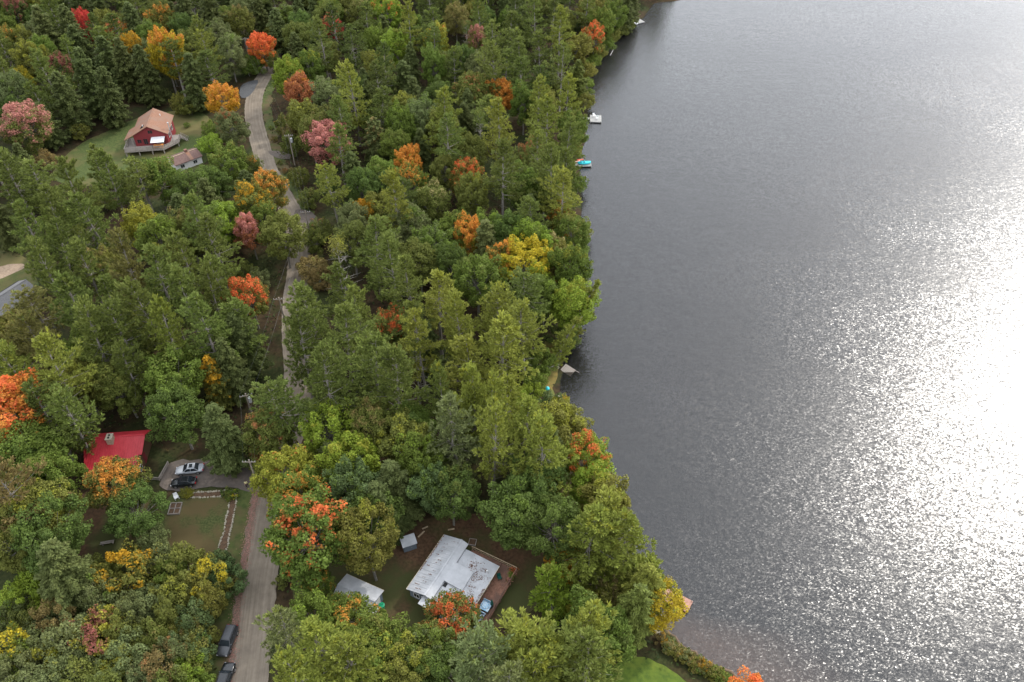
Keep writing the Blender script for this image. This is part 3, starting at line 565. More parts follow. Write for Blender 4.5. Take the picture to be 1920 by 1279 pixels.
# ---- red house with orange-brown roof and deck
RZ = g1(-97, 200); A0 = ray_z(274.4, 237.5, RZ+7.2)
rh = thing('red_house', 'red gabled house with orange brown shingle roof and wraparound deck', 'house', (A0[0], A0[1]+.4, RZ), R_(9))
gable_wall([(-4.4, 0), (4.2, 0), (4.2, 4.75), (0, 7.0), (-4.4, 4.75)], 0, 9.6).build('wall', 'redwall', rh)
rf = MB().slab([(0, -.5, 7.25), (0, 10.2, 7.25), (4.75, 10.2, 4.72), (4.75, -.5, 4.72)], .14).slab([(0, -.5, 7.25), (-4.75, -.5, 4.72), (-4.75, 10.2, 4.72), (0, 10.2, 7.25)], .14).slab([(-4.75, -.5, 4.72), (-6.9, -.5, 3.75), (-6.6, 5.2, 3.75), (-4.75, 5.2, 4.72)], .14).build('roof', 'shingle_o', rh)
MB().bar((0, -.5, 7.27), (0, 10.2, 7.27), .3, .04).build('ridge_cap', 'shingle_o', rf)
for x, y in ((2.0, 7.4), (-1.6, 1.6)): MB().tube([(x, y, 5.9), (x, y, 6.75)], .1, 7).build('vent_pipe', 'white', rf)
MB().slab([(-1.3, .6, 6.60), (-1.3, 1.9, 6.60), (-2.2, 1.9, 6.12), (-2.2, .6, 6.12)], .02).build('skylight', 'glass', rf)
MB().tube([(4.95, 1.8, 1.6), (4.95, 1.8, 6.6)], .13, 8).tube([(4.95, 1.8, 6.6), (4.95, 1.8, 6.85)], .22, 8).build('stovepipe', 'galv', rh)
gw = window(rh, (.25, -.02, 5.4), 1.1, .9, 'y', -1, 'redwall'); window(rh, (-3.2, -.02, 2.9), 1.0, 1.0, 'y', -1, 'redwall'); window(rh, (-1.6, -.02, 2.7), 1.0, 1.6, 'y', -1, 'redwall'); window(rh, (2.0, -.02, 2.8), 1.8, 1.6, 'y', -1)
for y in (2.5, 6.5): window(rh, (4.22, y, 3.0), 1.3, 1.2, 'x', 1)
MB().box(-4.42, -4.36, 1.6, 2.7, 1.55, 3.6).build('door', 'dark', rh)
dp = [(-7.0, -2.7), (3.2, -2.7), (6.6, .8), (6.6, 5.0), (4.3, 5.0), (4.3, 0), (-4.4, 0), (-4.4, 5.0), (-7.0, 5.0)]
dk = MB().prism(dp, 1.22, 1.5).build('deck', 'wood_grey', rh)
for x, y in ((-6.8, -2.5), (-3.4, -2.5), (0, -2.5), (3.0, -2.5), (6.3, .9), (6.3, 4.8), (-6.8, 1.5), (-6.8, 4.8)): MB().box(x-.12, x+.12, y-.12, y+.12, -.3, 1.22).build('post', 'wood_grey', dk)
railing(rh, [(-6.9, 4.9, 1.5), (-6.9, -2.6, 1.5), (3.2, -2.6, 1.5), (6.5, .8, 1.5), (6.5, 3.2, 1.5)], .95, 'wood_grey', 1.5, 3)
for x in (-6.6, -4.9): MB().box(x-.08, x+.08, -.32, -.16, 1.5, 3.8).build('porch_post', 'wood_grey', rh)
st = MB()
for k in range(6): st.box(6.62+k*.3, 6.92+k*.3, 3.4, 4.6, 1.18-k*.24, 1.25-k*.24)
s_ = st.build('stairs', 'wood_grey', rh); railing(s_, [(6.6, 3.4, 1.3), (8.4, 3.4, 0)], .9, 'wood_grey', .9, 1); railing(s_, [(6.6, 4.6, 1.3), (8.4, 4.6, 0)], .9, 'wood_grey', .9, 1)
RM = Matrix.Translation(rh.location) @ Matrix.Rotation(R_(9), 4, 'Z')
def at_red(x, y, z): return tuple(RM @ Vector((x, y, z)))
t = thing('canopy', 'white canopy on posts standing on the red house deck', 'canopy', at_red(1.9, -1.25, 1.5), R_(9))
for x in (-1.55, 1.55):
    for y in (-1.0, 1.0): MB().box(x-.04, x+.04, y-.04, y+.04, 0, 2.0 if y < 0 else 2.35).build('post', 'black', t)
MB().slab([(-1.75, -1.25, 2.0), (1.75, -1.25, 2.0), (1.75, 1.15, 2.42), (-1.75, 1.15, 2.42)], .06).build('roof_panel', 'canvas', t)
t = thing('picnic_table', 'orange wooden table under the white deck canopy', 'table', at_red(1.8, -1.5, 1.5), R_(9))
for x in (-1.0, 1.0): MB().box(x-.05, x+.05, -.35, .35, 0, .7).build('leg', 'orange_w', t)
MB().box(-1.3, 1.3, -.45, .45, .7, .76).build('tabletop', 'orange_w', t); MB().box(-1.3, 1.3, -.85, -.6, .4, .45).box(-1.0, -.9, -.8, -.65, 0, .4).box(.9, 1.0, -.8, -.65, 0, .4).build('bench', 'orange_w', t)

# ---- outbuilding by the red house
q = ray_z(317, 297, g1(-87, 186)+3.2); OZ = g1(-87, 186)
ob = thing('outbuilding', 'white outbuilding with brown shingle roof in front of the red house', 'shed', (q[0], q[1], OZ), R_(42))
MB().add([(x, y, z) for x in (.3, 7.4) for y, z in ((2.4, 0), (-2.5, 0), (-2.5, 2.15), (0, 3.05), (2.4, 2.15))], [(0, 1, 2, 3, 4), (9, 8, 7, 6, 5)]+[(i, i+5, (i+1) % 5+5, (i+1) % 5) for i in range(5)]).build('wall', 'whitewall', ob)
r = MB().slab([(0, 0, 3.25), (7.7, 0, 3.25), (7.7, -2.9, 2.2), (0, -2.9, 2.2)], .12).slab([(0, 2.8, 2.2), (7.7, 2.8, 2.2), (7.7, 0, 3.25), (0, 0, 3.25)], .12).build('roof', 'shingle_b', ob)
MB().slab([(4.4, -.12, 3.22), (5.3, -.12, 3.22), (5.3, -2.8, 2.26), (4.4, -2.8, 2.26)], .03).build('roof_patch', 'shingle_o', r); MB().box(4.4, 5.1, -.1, .6, 2.8, 3.9).build('chimney', 'brick_b', r); MB().bar((0, 0, 3.27), (7.7, 0, 3.27), .2, .03).build('ridge_cap', 'wood_tan', r)
for x in (2, 5.5): window(ob, (x, -2.52, 1.2), 1.0, .9)
# ---- grey-roofed building at the left edge
q = ray_z(52, 530, 6.5); LZ = g1(q[0], q[1])
gb = thing('grey_roofed_cottage', 'cottage with a pale grey shingle roof at the left edge', 'cottage', (q[0], q[1], LZ), R_(-28))
MB().add([(x, y, z) for y in (-9.0, -.3) for x, z in ((-3.0, 0), (3.0, 0), (3.0, 2.5), (0, 4.0), (-3.0, 2.5))], [(0, 1, 2, 3, 4), (9, 8, 7, 6, 5)]+[(i, i+5, (i+1) % 5+5, (i+1) % 5) for i in range(5)]).build('wall', 'logwall', gb)
r = MB().slab([(0, 0, 4.2), (0, -9.4, 4.2), (3.4, -9.4, 2.5), (3.4, 0, 2.5)], .12).slab([(0, 0, 4.2), (-3.4, 0, 2.5), (-3.4, -9.4, 2.5), (0, -9.4, 4.2)], .12).build('roof', 'shingle_g', gb); MB().bar((0, 0, 4.22), (0, -9.4, 4.22), .25, .04).build('ridge_cap', 'shingle_g', r)
MB().box(-3.62, -3.42, -9.4, 0, 2.3, 2.52).build('gutter', 'black', r)
for y in (-7, -4.5, -2): window(gb, (-3.02, y, 1.4), 1.0, 1.0, 'x', -1)

# ================================================================== trees
def unit(v): return v/np.maximum(np.linalg.norm(v, axis=1, keepdims=True), 1e-9)
def leaf_quads(c, d, n, l, w):
    d = unit(d); s = unit(np.cross(d, n)); l = l[:, None]; w = w[:, None]; V = np.empty((len(c), 4, 3))
    V[:, 0] = c-d*l*.5; V[:, 1] = c+s*w*.5+d*l*.08; V[:, 2] = c+d*l*.5; V[:, 3] = c-s*w*.5+d*l*.08
    return V.reshape(-1, 3)
def crown_mesh(name, c, d, n, l, w, m, rng):
    V = leaf_quads(c, d, n, l, w); k = len(c)
    z = c[:, 2]; lh = (z-z.min())/max(z.max()-z.min(), 1e-3)
    return fast_mesh(name, V, np.arange(k*4).reshape(k, 4), m, {'lv': rng.uniform(0, 1, k), 'lh': lh})
def pine_proto(seed, H, R, cs, dens=1.0, lean=0.0, sparse=0.0):
    rng = np.random.default_rng(seed); tk = MB(); bx, by = rng.normal(0, .25, 2)
    def tp(z): t = z/H; return np.array([bx*t*t*2+lean*t*t*H, by*t*t*2, z])
    zs = np.linspace(-.3, H*.98, 9); tk.tube([tp(z) for z in zs], [.30*(1-z/H)**.8+.03 for z in zs], 7)
    C, D, Nn, L_, W_ = [], [], [], [], []
    z = H*cs
    # dead branch stubs below the crown
    for k in range(int(rng.integers(8, 16))):
        zz = rng.uniform(.35*cs, cs)*H; a = rng.uniform(0, 6.28); ln = rng.uniform(.7, 2.2); p = tp(zz)
        tk.tube([p, p+np.array([math.cos(a)*ln, math.sin(a)*ln, rng.uniform(-.3, .3)])], [.035, .012], 3)
    az = rng.uniform(0, 6.28); ph0 = rng.uniform(0, 6.28)
    while z < H*.985:
        t = (z/H-cs)/(1-cs); prof = min(1, .62+t*1.6)*max(.05, 1-t)**.62
        for k in range(int(rng.integers(5, 8))):
            az += 2.4+rng.normal(0, .3)
            if rng.random() < sparse: continue
            L = R*prof*rng.uniform(.5, 1.15)*(1+.22*math.sin(az+ph0)+.12*math.sin(2*az+ph0*3))
            if L < .25: L = .3
            el = math.radians(-4+44*max(t, 0)**1.3+rng.normal(0, 6)); dr = np.array([math.cos(az)*math.cos(el), math.sin(az)*math.cos(el), math.sin(el)])
            sd = np.array([-math.sin(az), math.cos(az), 0]); p0 = tp(z); up = np.array([0, 0, 1.0])
            curve = lambda s: p0+dr*(s[:, None]*L)+up*((s**2)[:, None]*.10*L)
            if L > 1.2: tk.tube(curve(np.array([0, .45, .85])), [.055*L/R+.02, .03, .012], 3)
            npl = max(2, int(L*2.8*dens)); sp = np.linspace(.30, 1, npl)+rng.normal(0, .05, npl); sg = np.where(np.arange(npl) % 2 == 0, 1, -1)
            lat = sg*rng.uniform(.15, 1, npl)*(.06+.27*np.sin(np.clip(sp, 0, 1)*math.pi*.80))*min(L, 3.6)
            pc = curve(sp)+sd*lat[:, None]+dr*(np.abs(lat)*.4)[:, None]+up*rng.normal(0, .10, npl)[:, None]
            od = unit(dr+sd*(lat/np.maximum(.3, .45*L))[:, None]*1.1+up*.28); nq = 16
            pos = np.repeat(pc, nq, 0); o_ = np.repeat(od, nq, 0); k_ = len(pos)
            dd = unit(o_*1.0+up*.25+rng.normal(0, .52, (k_, 3))); ln_ = rng.uniform(.42, .80, k_)
            C.append(pos+dd*(ln_*.45)[:, None]+rng.normal(0, .10, (k_, 3))-o_*rng.uniform(0, .35, k_)[:, None]); D.append(dd); Nn.append(np.tile(up, (k_, 1))+rng.normal(0, .42, (k_, 3))); L_.append(ln_); W_.append(rng.uniform(.15, .25, k_))
        z += rng.uniform(1.05, 1.95)*(1 if t < .7 else .65)
    cm = crown_mesh('crown', np.vstack(C), np.vstack(D), np.vstack(Nn), np.hstack(L_), np.hstack(W_), 'needle', rng)
    return tk.mesh('trunk', 'bark_pine'), cm, H, R
def hemlock_proto(seed, H, R, cs=.08):
    rng = np.random.default_rng(seed); tk = MB(); tk.tube([(0, 0, -.3), (0, 0, H*.5), (0, 0, H*.97)], [.24, .13, .02], 6)
    C, D, Nn, L_, W_ = [], [], [], [], []; z = H*cs; az = 0.; up = np.array([0, 0, 1.0])
    while z < H*.99:
        t = (z/H-cs)/(1-cs); prof = max(.03, 1-t)**.55*min(1, .75+t*2)*rng.uniform(.78, 1.12)
        for k in range(int(rng.integers(6, 9))):
            az += 2.4+rng.normal(0, .3); L = max(.3, R*prof*rng.uniform(.55, 1.15)); el = math.radians(14-8*(1-t))
            dr = np.array([math.cos(az)*math.cos(el), math.sin(az)*math.cos(el), math.sin(el)]); sd = np.array([-math.sin(az), math.cos(az), 0])
            nT = int(10+L*26); s = rng.uniform(.15, 1, nT)**.75; lat = rng.uniform(-1, 1, nT)*.30*L*(1.15-s)
            pos = np.array([0, 0, z])+dr*(s*L)[:, None]+sd*lat[:, None]-up*(s**2*.22*L+.10*np.abs(lat))[:, None]+rng.normal(0, .08, (nT, 3))
            out = dr*.9+sd*np.sign(lat)[:, None]*.5-up*.25
            for q in range(2):
                C.append(pos+rng.normal(0, .1, (nT, 3))); D.append(out+rng.normal(0, .3, (nT, 3))); Nn.append(np.tile(up, (nT, 1))+rng.normal(0, .38, (nT, 3))); L_.append(rng.uniform(.34, .6, nT)); W_.append(rng.uniform(.16, .28, nT))
        z += rng.uniform(.42, .62)
    return tk.mesh('trunk', 'bark_pine'), crown_mesh('crown', np.vstack(C), np.vstack(D), np.vstack(Nn), np.hstack(L_), np.hstack(W_), 'needle', rng), H, R
def broad_proto(seed, H, R, nclump=58, per=170, droop=0.0, zc=.60, rzf=.38, bark='bark_maple', leaf=.40, flame=.5, trunk_r=.26, lean=(0, 0), stems=1):
    rng = np.random.default_rng(seed); tk = MB(); cz = H*zc; rz = H*rzf; ln = np.array([lean[0], lean[1], 0])
    C, D, Nn, L_, W_ = [], [], [], [], []; off = [(0, 0)] if stems == 1 else [(rng.normal(0, .35), rng.normal(0, .35)) for _ in range(stems)]
    forks = []
    for ox, oy in off:
        top = np.array([ox*2.2, oy*2.2, cz*.75])+ln*.45; tk.tube([(ox, oy, -.3), (ox*1.4+ln[0]*.2, oy*1.4+ln[1]*.2, cz*.4), top], [trunk_r/stems**.4, trunk_r*.75/stems**.4, trunk_r*.5/stems**.4], 6); forks.append(top)
    # lobes give the uneven outline
    lob = unit(rng.normal(0, 1, (6, 3))); lobr = rng.uniform(.72, 1.2, 6)
    for k in range(nclump):
        zf = 1-2*(k+.5)/nclump; af = k*2.39996+seed; u = np.array([math.sqrt(1-zf*zf)*math.cos(af), math.sqrt(1-zf*zf)*math.sin(af), zf])+rng.normal(0, .16, 3); u /= np.linalg.norm(u); u[2] = u[2]*.9+.18
        u /= np.linalg.norm(u)
        rr = rng.uniform(.5, 1.0)**.55*np.interp(np.max(lob@u), [.3, 1], [.82, lobr[np.argmax(lob@u)]])
        cc = np.array([u[0]*R*rr, u[1]*R*rr, cz+u[2]*rz*rr])+ln*(.6+.4*u[2])
        if cc[2] < H*.12: cc[2] = H*.12+rng.uniform(0, 1)
        f = forks[int(rng.integers(len(forks)))]
        if rng.random() < .6: mid = (f+cc)/2+np.array([0, 0, -.1*R]); tk.tube([f, mid, cc], [trunk_r*.32, trunk_r*.2, .02], 4)
        cr = rng.uniform(.14, .29)*R*(1.0 if R > 3 else 1.3)
        ax = unit((u*np.array([1, 1, .8])+np.array([0, 0, flame]))[None])[0]; n = int(per*rng.uniform(.7, 1.3))
        q = unit(rng.normal(0, 1, (n, 3))); rad = rng.uniform(.35, 1, n)**.5
        st = 1+.55*flame
        p = q*rad[:, None]*cr; along = p@ax; p = p+np.outer(along*(st-1), ax)
        # taper the clump towards its tip
        tt = np.clip(along/(cr*st), -1, 1); p = p-(p-np.outer(p@ax, ax))*(np.maximum(tt, 0)*.55*flame*1.4)[:, None]
        p[:, 2] -= droop*rng.uniform(0, 1, n)*cr*1.6
        C.append(cc+p); no = q*.8+u*.35+np.array([0, 0, .45]); Nn.append(no+rng.normal(0, .45, (n, 3)))
        D.append(rng.normal(0, 1, (n, 3))+ax*.5-np.array([0, 0, droop*1.5])); L_.append(rng.uniform(.7, 1.3, n)*leaf); W_.append(rng.uniform(.55, .95, n)*leaf)
    return tk.mesh('trunk', bark), crown_mesh('crown', np.vstack(C), np.vstack(D), np.vstack(Nn), np.hstack(L_), np.hstack(W_), 'leaf', rng), H, R
def snag_proto(seed, H, R):
    rng = np.random.default_rng(seed); tk = MB(); tk.tube([(0, 0, -.3), (.1, 0, H*.5), (.2, .1, H*.93)], [.26, .16, .03], 7)
    for k in range(46):
        z = H*rng.uniform(.22, .9); a = rng.uniform(0, 6.28); L = R*(1.15-z/H)*rng.uniform(.6, 1.2); p = np.array([.1, 0, z]); d = np.array([math.cos(a), math.sin(a), rng.uniform(.0, .35)])
        e = p+d*L; tk.tube([p, p+d*L*.55+np.array([0, 0, .1]), e], [.05, .035, .01], 3)
        for j in range(3): s = rng.uniform(.4, .9); b = p+d*L*s; tk.tube([b, b+rng.normal(0, .45, 3)], [.02, .008], 3)
    n = 900; c = np.stack([rng.normal(.15, .9, n), rng.normal(0, .9, n), rng.uniform(H*.78, H, n)], 1)
    return tk.mesh('trunk', 'bark_dead'), crown_mesh('crown', c, rng.normal(0, 1, (n, 3))+[0, 0, .4], rng.normal(0, 1, (n, 3)), rng.uniform(.3, .5, n), rng.uniform(.12, .2, n), 'needle', rng), H, R
PROTO = {
    'P': [pine_proto(11+i, 22, r_, c_) for i, (c_, r_) in enumerate(((.32, 6.2), (.44, 5.6), (.24, 6.6), (.38, 6.0), (.28, 6.6), (.48, 5.4), (.34, 6.2), (.22, 5.8)))],
    'p': [pine_proto(31+i, 12, 4.2, .10, 1.2) for i in range(3)],
    'L': [pine_proto(41+i, 15, 3.6, .12, 1.1, lean=.38) for i in range(2)],
    'H': [hemlock_proto(51+i, 15, 4.6) for i in range(5)],
    'M': [broad_proto(61+i, 16, 5.0, 66, 270, leaf=.32) for i in range(6)],
    'F': [broad_proto(81+i, 16, 5.0, 66, 260, flame=1.0, leaf=.32) for i in range(3)],
    'B': [broad_proto(91+i, 15, 3.8, 46, 170, droop=.8, zc=.58, rzf=.36, bark='bark_birch', leaf=.30, flame=.15, trunk_r=.17, lean=(1.6*i, 0)) for i in range(2)],
    'S': [broad_proto(101+i, 6, 2.9, 28, 220, zc=.5, rzf=.48, leaf=.25, flame=.6, trunk_r=.08, stems=3) for i in range(5)],
    's': [broad_proto(121+i, 2.2, 1.6, 14, 75, zc=.45, rzf=.45, leaf=.24, flame=.4, trunk_r=.04, stems=3) for i in range(4)],
    'D': [snag_proto(131, 17, 4.5)],
}
HT = {'P': 22, 'p': 12, 'L': 14, 'H': 15, 'M': 16, 'F': 16, 'B': 14, 'S': 6, 's': 2.0, 'D': 17}
RD = {'P': 5.9, 'p': 4.2, 'L': 3.6, 'H': 4.3, 'M': 5.0, 'F': 5.0, 'B': 3.8, 'S': 2.9, 's': 1.5, 'D': 4.5}
PAL = dict(pg=(.122, .145, .044), pl=(.188, .202, .050), pd=(.092, .112, .038), pb=(.150, .140, .055), hd=(.090, .105, .044), hg=(.112, .128, .056), mg=(.114, .152, .036), ml=(.178, .232, .038), md=(.084, .116, .036),
           my=(.235, .225, .040), gy=(.138, .156, .078), ol=(.160, .155, .045), og=(.128, .140, .042), lo=(.54, .235, .06), sc=(.57, .14, .06), rd=(.50, .08, .065), pk=(.47, .21, .175), rs=(.35, .15, .07), yl=(.38, .30, .04), go=(.47, .265, .04),
           tn=(.29, .23, .13), dr=(.25, .09, .075), br=(.20, .145, .07), te=(.094, .130, .062))
CNAME = dict(pg='green', pl='light green', pd='dark green', pb='dull olive', hd='dark', hg='grey green', mg='green', ml='bright green', md='deep green', my='yellow green', gy='grey green', ol='olive', og='olive green', lo='orange', sc='scarlet', rd='red', pk='pink', rs='rust', yl='yellow', go='golden', tn='tan', dr='dark red', br='brown', te='blue green')
KNAME = {'P': ('pine_tree', 'pine', 'tree', 'pines of the lakeside woods'), 'p': ('young_pine', 'young pine', 'tree', 'young pines'), 'L': ('leaning_pine', 'leaning pine', 'tree', 'pines leaning over the water'), 'H': ('hemlock_tree', 'conical hemlock', 'tree', 'hemlocks of the woods'),
         'M': ('broadleaf_tree', 'broadleaf tree', 'tree', 'broadleaf trees of the woods'), 'F': ('broadleaf_tree', 'broadleaf tree', 'tree', 'broadleaf trees of the woods'), 'B': ('birch_tree', 'birch', 'tree', 'birches'), 'S': ('sapling', 'sapling', 'sapling', 'saplings and tall bushes'), 's': ('shrub', 'low shrub', 'shrub', 'low shrubs'), 'D': ('dead_tree', 'bare dead pine', 'tree', 'dead trees')}
# (crown centre px, py, kind, leaf colour, second colour, share of second, height, radius, label)
TREES = []
def T(u, v, k, a='mg', b=None, mix=0., h=None, r=None, lab=None, lm=None): TREES.append((u, v, k, a, b or a, mix, h or HT[k], r or RD[k], lab, lm))
# --- autumn landmarks
T(308, 100, 'F', 'yl', 'lo', .55, 21, 5.6, 'tall orange and yellow maple with a long bare trunk behind the red house', 'the tall orange maple')
T(160, 47, 'F', 'rd', 'sc', .3, 15, 3.4, 'small bright red maple crown among dark hemlocks near the top left', 'the bright red maple')
T(214, 64, 'M', 'lo', 'pk', .5, 15, 3.3, 'pinkish orange maple between two dark hemlocks upper left', 'the pinkish orange maple')
T(248, 92, 'F', 'ol', 'go', .65, 15, 4.0, 'golden orange maple just left of the tall orange maple', None)
T(305, 38, 'F', 'ol', 'lo', .45, 16, 5.0, 'olive maple with orange top behind the tall orange maple', None)
T(112, 132, 'M', 'md', 'dr', .6, 16, 4.2, 'dark red topped maple left of the red house lawn', 'the dark red maple')
T(34, 22, 'M', 'md', 'dr', .6, 16, 4.5, 'dark red maple in the top left corner', None)
T(60, 112, 'M', 'ol', 'my', .55, 16, 5.5, 'broad yellow olive maple left of the dark red maple', None)
T(45, 150, 'M', 'my', 'yl', .55, 11, 2.8, 'small yellow tree at the upper left near the big pink maple', None)
T(48, 232, 'M', 'og', 'pk', .62, 17, 6.8, 'large pinkish red maple with bare grey trunks at the left edge', 'the large pinkish maple')
T(414, 188, 'F', 'go', 'lo', .6, 13, 5.0, 'orange maple beside the gravel road above the red house lawn', 'the orange maple by the road')
T(492, 88, 'F', 'lo', 'sc', .75, 13, 4.6, 'scarlet orange maple at the far end of the gravel road', 'the scarlet maple at the road end')
T(558, 170, 'F', 'rs', 'lo', .35, 14, 5.0, 'rust orange maple right of the road bend', 'the rust maple')
T(625, 54, 'F', 'rd', 'rs', .5, 14, 3.6, 'red maple crown in the far wood right of the road', 'the far red maple')
T(618, 262, 'F', 'pk', 'br', .2, 15, 5.8, 'pink red maple between the road and the lake', 'the pink maple')
T(683, 398, 'M', 'go', 'lo', .3, 11, 2.8, 'small round golden tree in the middle of the wood', 'the golden tree')
T(762, 308, 'F', 'ml', 'lo', .75, 14, 4.0, 'orange topped maple right of the pink maple', 'the orange topped maple')
T(768, 342, 'F', 'mg', 'lo', .45, 14, 4.8, 'green maple with orange fringe below the orange topped maple', None)
T(866, 332, 'F', 'ol', 'sc', .55, 14, 4.2, 'olive maple with scattered red orange tips mid wood', None)
T(895, 76, 'M', 'ol', 'pk', .6, 15, 3.8, 'pinkish maple in the far wood near the lake', None)
T(820, 78, 'M', 'my', 'lo', .35, 16, 4.6, 'yellow green maple with orange crest in the far wood', None)
T(940, 178, 'F', 'lo', 'rs', .3, 14, 4.2, 'spiky orange maple near the lake shore below the far wood', 'the spiky orange maple')
T(1114, 72, 'M', 'ol', 'sc', .6, 14, 4.2, 'coral red maple on the far lake shore', 'the coral maple on the shore')
T(1000, 295, 'F', 'og', 'rs', .5, 13, 4.0, 'brownish orange maple one row back from the shore', None)
T(880, 445, 'F', 'my', 'lo', .75, 14, 3.9, 'orange maple mid wood beside a narrow dark conifer', 'the mid wood orange maple')
T(1050, 408, 'M', 'og', 'lo', .55, 12, 3.0, 'small orange maple close to the lake shore', None)
T(938, 492, 'F', 'og', 'lo', .5, 14, 4.4, 'green maple with orange tips left of the yellow maple', None)
T(988, 492, 'F', 'ml', 'yl', .72, 16, 5.8, 'bright yellow maple near the lake shore', 'the yellow maple')
T(735, 612, 'M', 'pg', 'sc', .5, 12, 4.0, 'red orange maple glimpsed between tall pines mid wood', 'the red orange maple')
T(468, 556, 'M', 'og', 'sc', .66, 14, 4.2, 'scarlet maple left of the gravel road', 'the scarlet roadside maple')
T(468, 432, 'M', 'rs', 'pk', .7, 13, 3.0, 'small reddish pink maple left of the gravel road', None)
T(505, 358, 'F', 'ol', 'lo', .5, 15, 4.6, 'yellow orange maple overhanging the gravel road', None)
T(475, 382, 'F', 'og', 'go', .5, 15, 5.0, 'golden olive maple left of the gravel road', None)
T(326, 346, 'M', 'og', 'go', .5, 8, 2.4, 'small golden tree by the brown roofed outbuilding', None)
T(24, 775, 'M', 'lo', 'sc', .5, 18, 7.2, 'large orange red maple at the left edge', 'the large orange maple')
T(70, 850, 'M', 'mg', 'sc', .12, 15, 5.5, 'green maple with few red leaves left of the red roof', None)
T(213, 908, 'M', 'og', 'lo', .5, 13, 4.7, 'orange and green maple in front of the red roof', 'the maple before the red roof')
T(250, 958, 'M', 'md', 'mg', .3, 11, 4.3, 'deep green maple beside the garden lawn', None)
T(400, 712, 'H', 'og', 'go', .62, 13, 3.6, 'golden topped conical tree left of the utility pole', 'the golden conical tree')
T(546, 890, 'M', 'my', 'sc', .26, 15, 5.4, 'yellow green maple with pink tips at the driveway corner', 'the corner maple')
T(612, 805, 'F', 'ml', 'my', .3, 15, 4.8, 'lime green maple above the corner maple', 'the lime maple')
T(665, 862, 'F', 'ml', 'my', .4, 15, 5.0, 'lime yellow maple with few red leaves near the road', None)
T(572, 1000, 'M', 'mg', 'sc', .42, 17, 7.0, 'big green and orange maple beside the near road', 'the big roadside maple')
T(560, 922, 'M', 'mg', 'lo', .36, 15, 4.6, 'orange tipped maple between corner maple and big roadside maple', None)
T(1095, 862, 'M', 'ml', 'sc', .5, 14, 4.4, 'orange crested maple on the near lake shore', 'the orange crested shore maple')
T(848, 1162, 'M', 'og', 'sc', .46, 10, 4.5, 'red tipped maple in front of the white roofed house', 'the red maple by the white house')
T(640, 1160, 'M', 'mg', 'lo', .42, 9, 4.4, 'orange tipped maple in front of the garage', 'the maple by the garage')
T(598, 1092, 'M', 'mg', 'lo', .45, 9, 2.4, 'orange tipped maple left of the garage roof', None)
T(238, 1078, 'S', 'ol', 'go', .5, 8, 4.2, 'golden orange tree at the near end of the cabin yard', 'the golden yard tree')
T(192, 1186, 'S', 'my', 'dr', .5, 7, 4.0, 'red and yellow bush in the lower left thicket', 'the red and yellow bush')
T(20, 1215, 'S', 'mg', 'yl', .6, 7, 3.6, 'yellow orange bush at the lower left edge', None)
T(390, 1085, 'S', 'ol', 'yl', .5, 7, 3.4, 'yellow topped sapling beside the dark bush near the road', None)
T(1268, 1132, 'B', 'yl', 'my', .35, 13, 3.7, 'yellow birch leaning over the red dock', 'the yellow birch')
T(1405, 1322, 'M', 'lo', 'sc', .5, 12, 4.0, 'orange maple crown at the bottom edge by the water', None)
for u_, v_, l_ in ((300, 590, 'bare grey snag among the pines above the red roof'), (780, 690, 'bare grey snag among the central pines'), (560, 655, 'grey snag beside the hidden stretch of road'), (900, 250, 'thin dead pine in the upper wood'), (1010, 470, 'thin dead tree behind the yellow maple'), (160, 470, 'grey snag in the left pines')): T(u_, v_, 'D', 'pg', 'ol', .4, 16, 3.2, l_)
T(640, 500, 'D', 'ol', 'my', .4, 17, 4.5, 'bare dead pine with grey limbs beside the road', 'the bare dead pine')
T(875, 78, 'D', 'pd', 'br', .4, 16, 3.6, 'grey half dead pine in the far wood', None)
T(705, 262, 'H', 'hg', 'br', .5, 15, 4.4, 'thin grey conifer right of the pink maple', None)
T(1050, 800, 'M', 'ol', 'my', .45, 15, 5.4, 'pale yellow green willow-like tree on the near shore', 'the pale shore tree')
T(266, 422, 'M', 'my', 'ol', .4, 14, 4.4, 'round yellow green tree left of the road among pines', None)
T(1122, 585, 'L', 'ol', 'pl', .4, 15, 3.2, 'pale pine leaning far out over the lake', 'the leaning pine')
T(1090, 640, 'L', 'pl', 'ol', .4, 12, 3.0, 'yellowish pine leaning over the water beside the sunken raft', None)
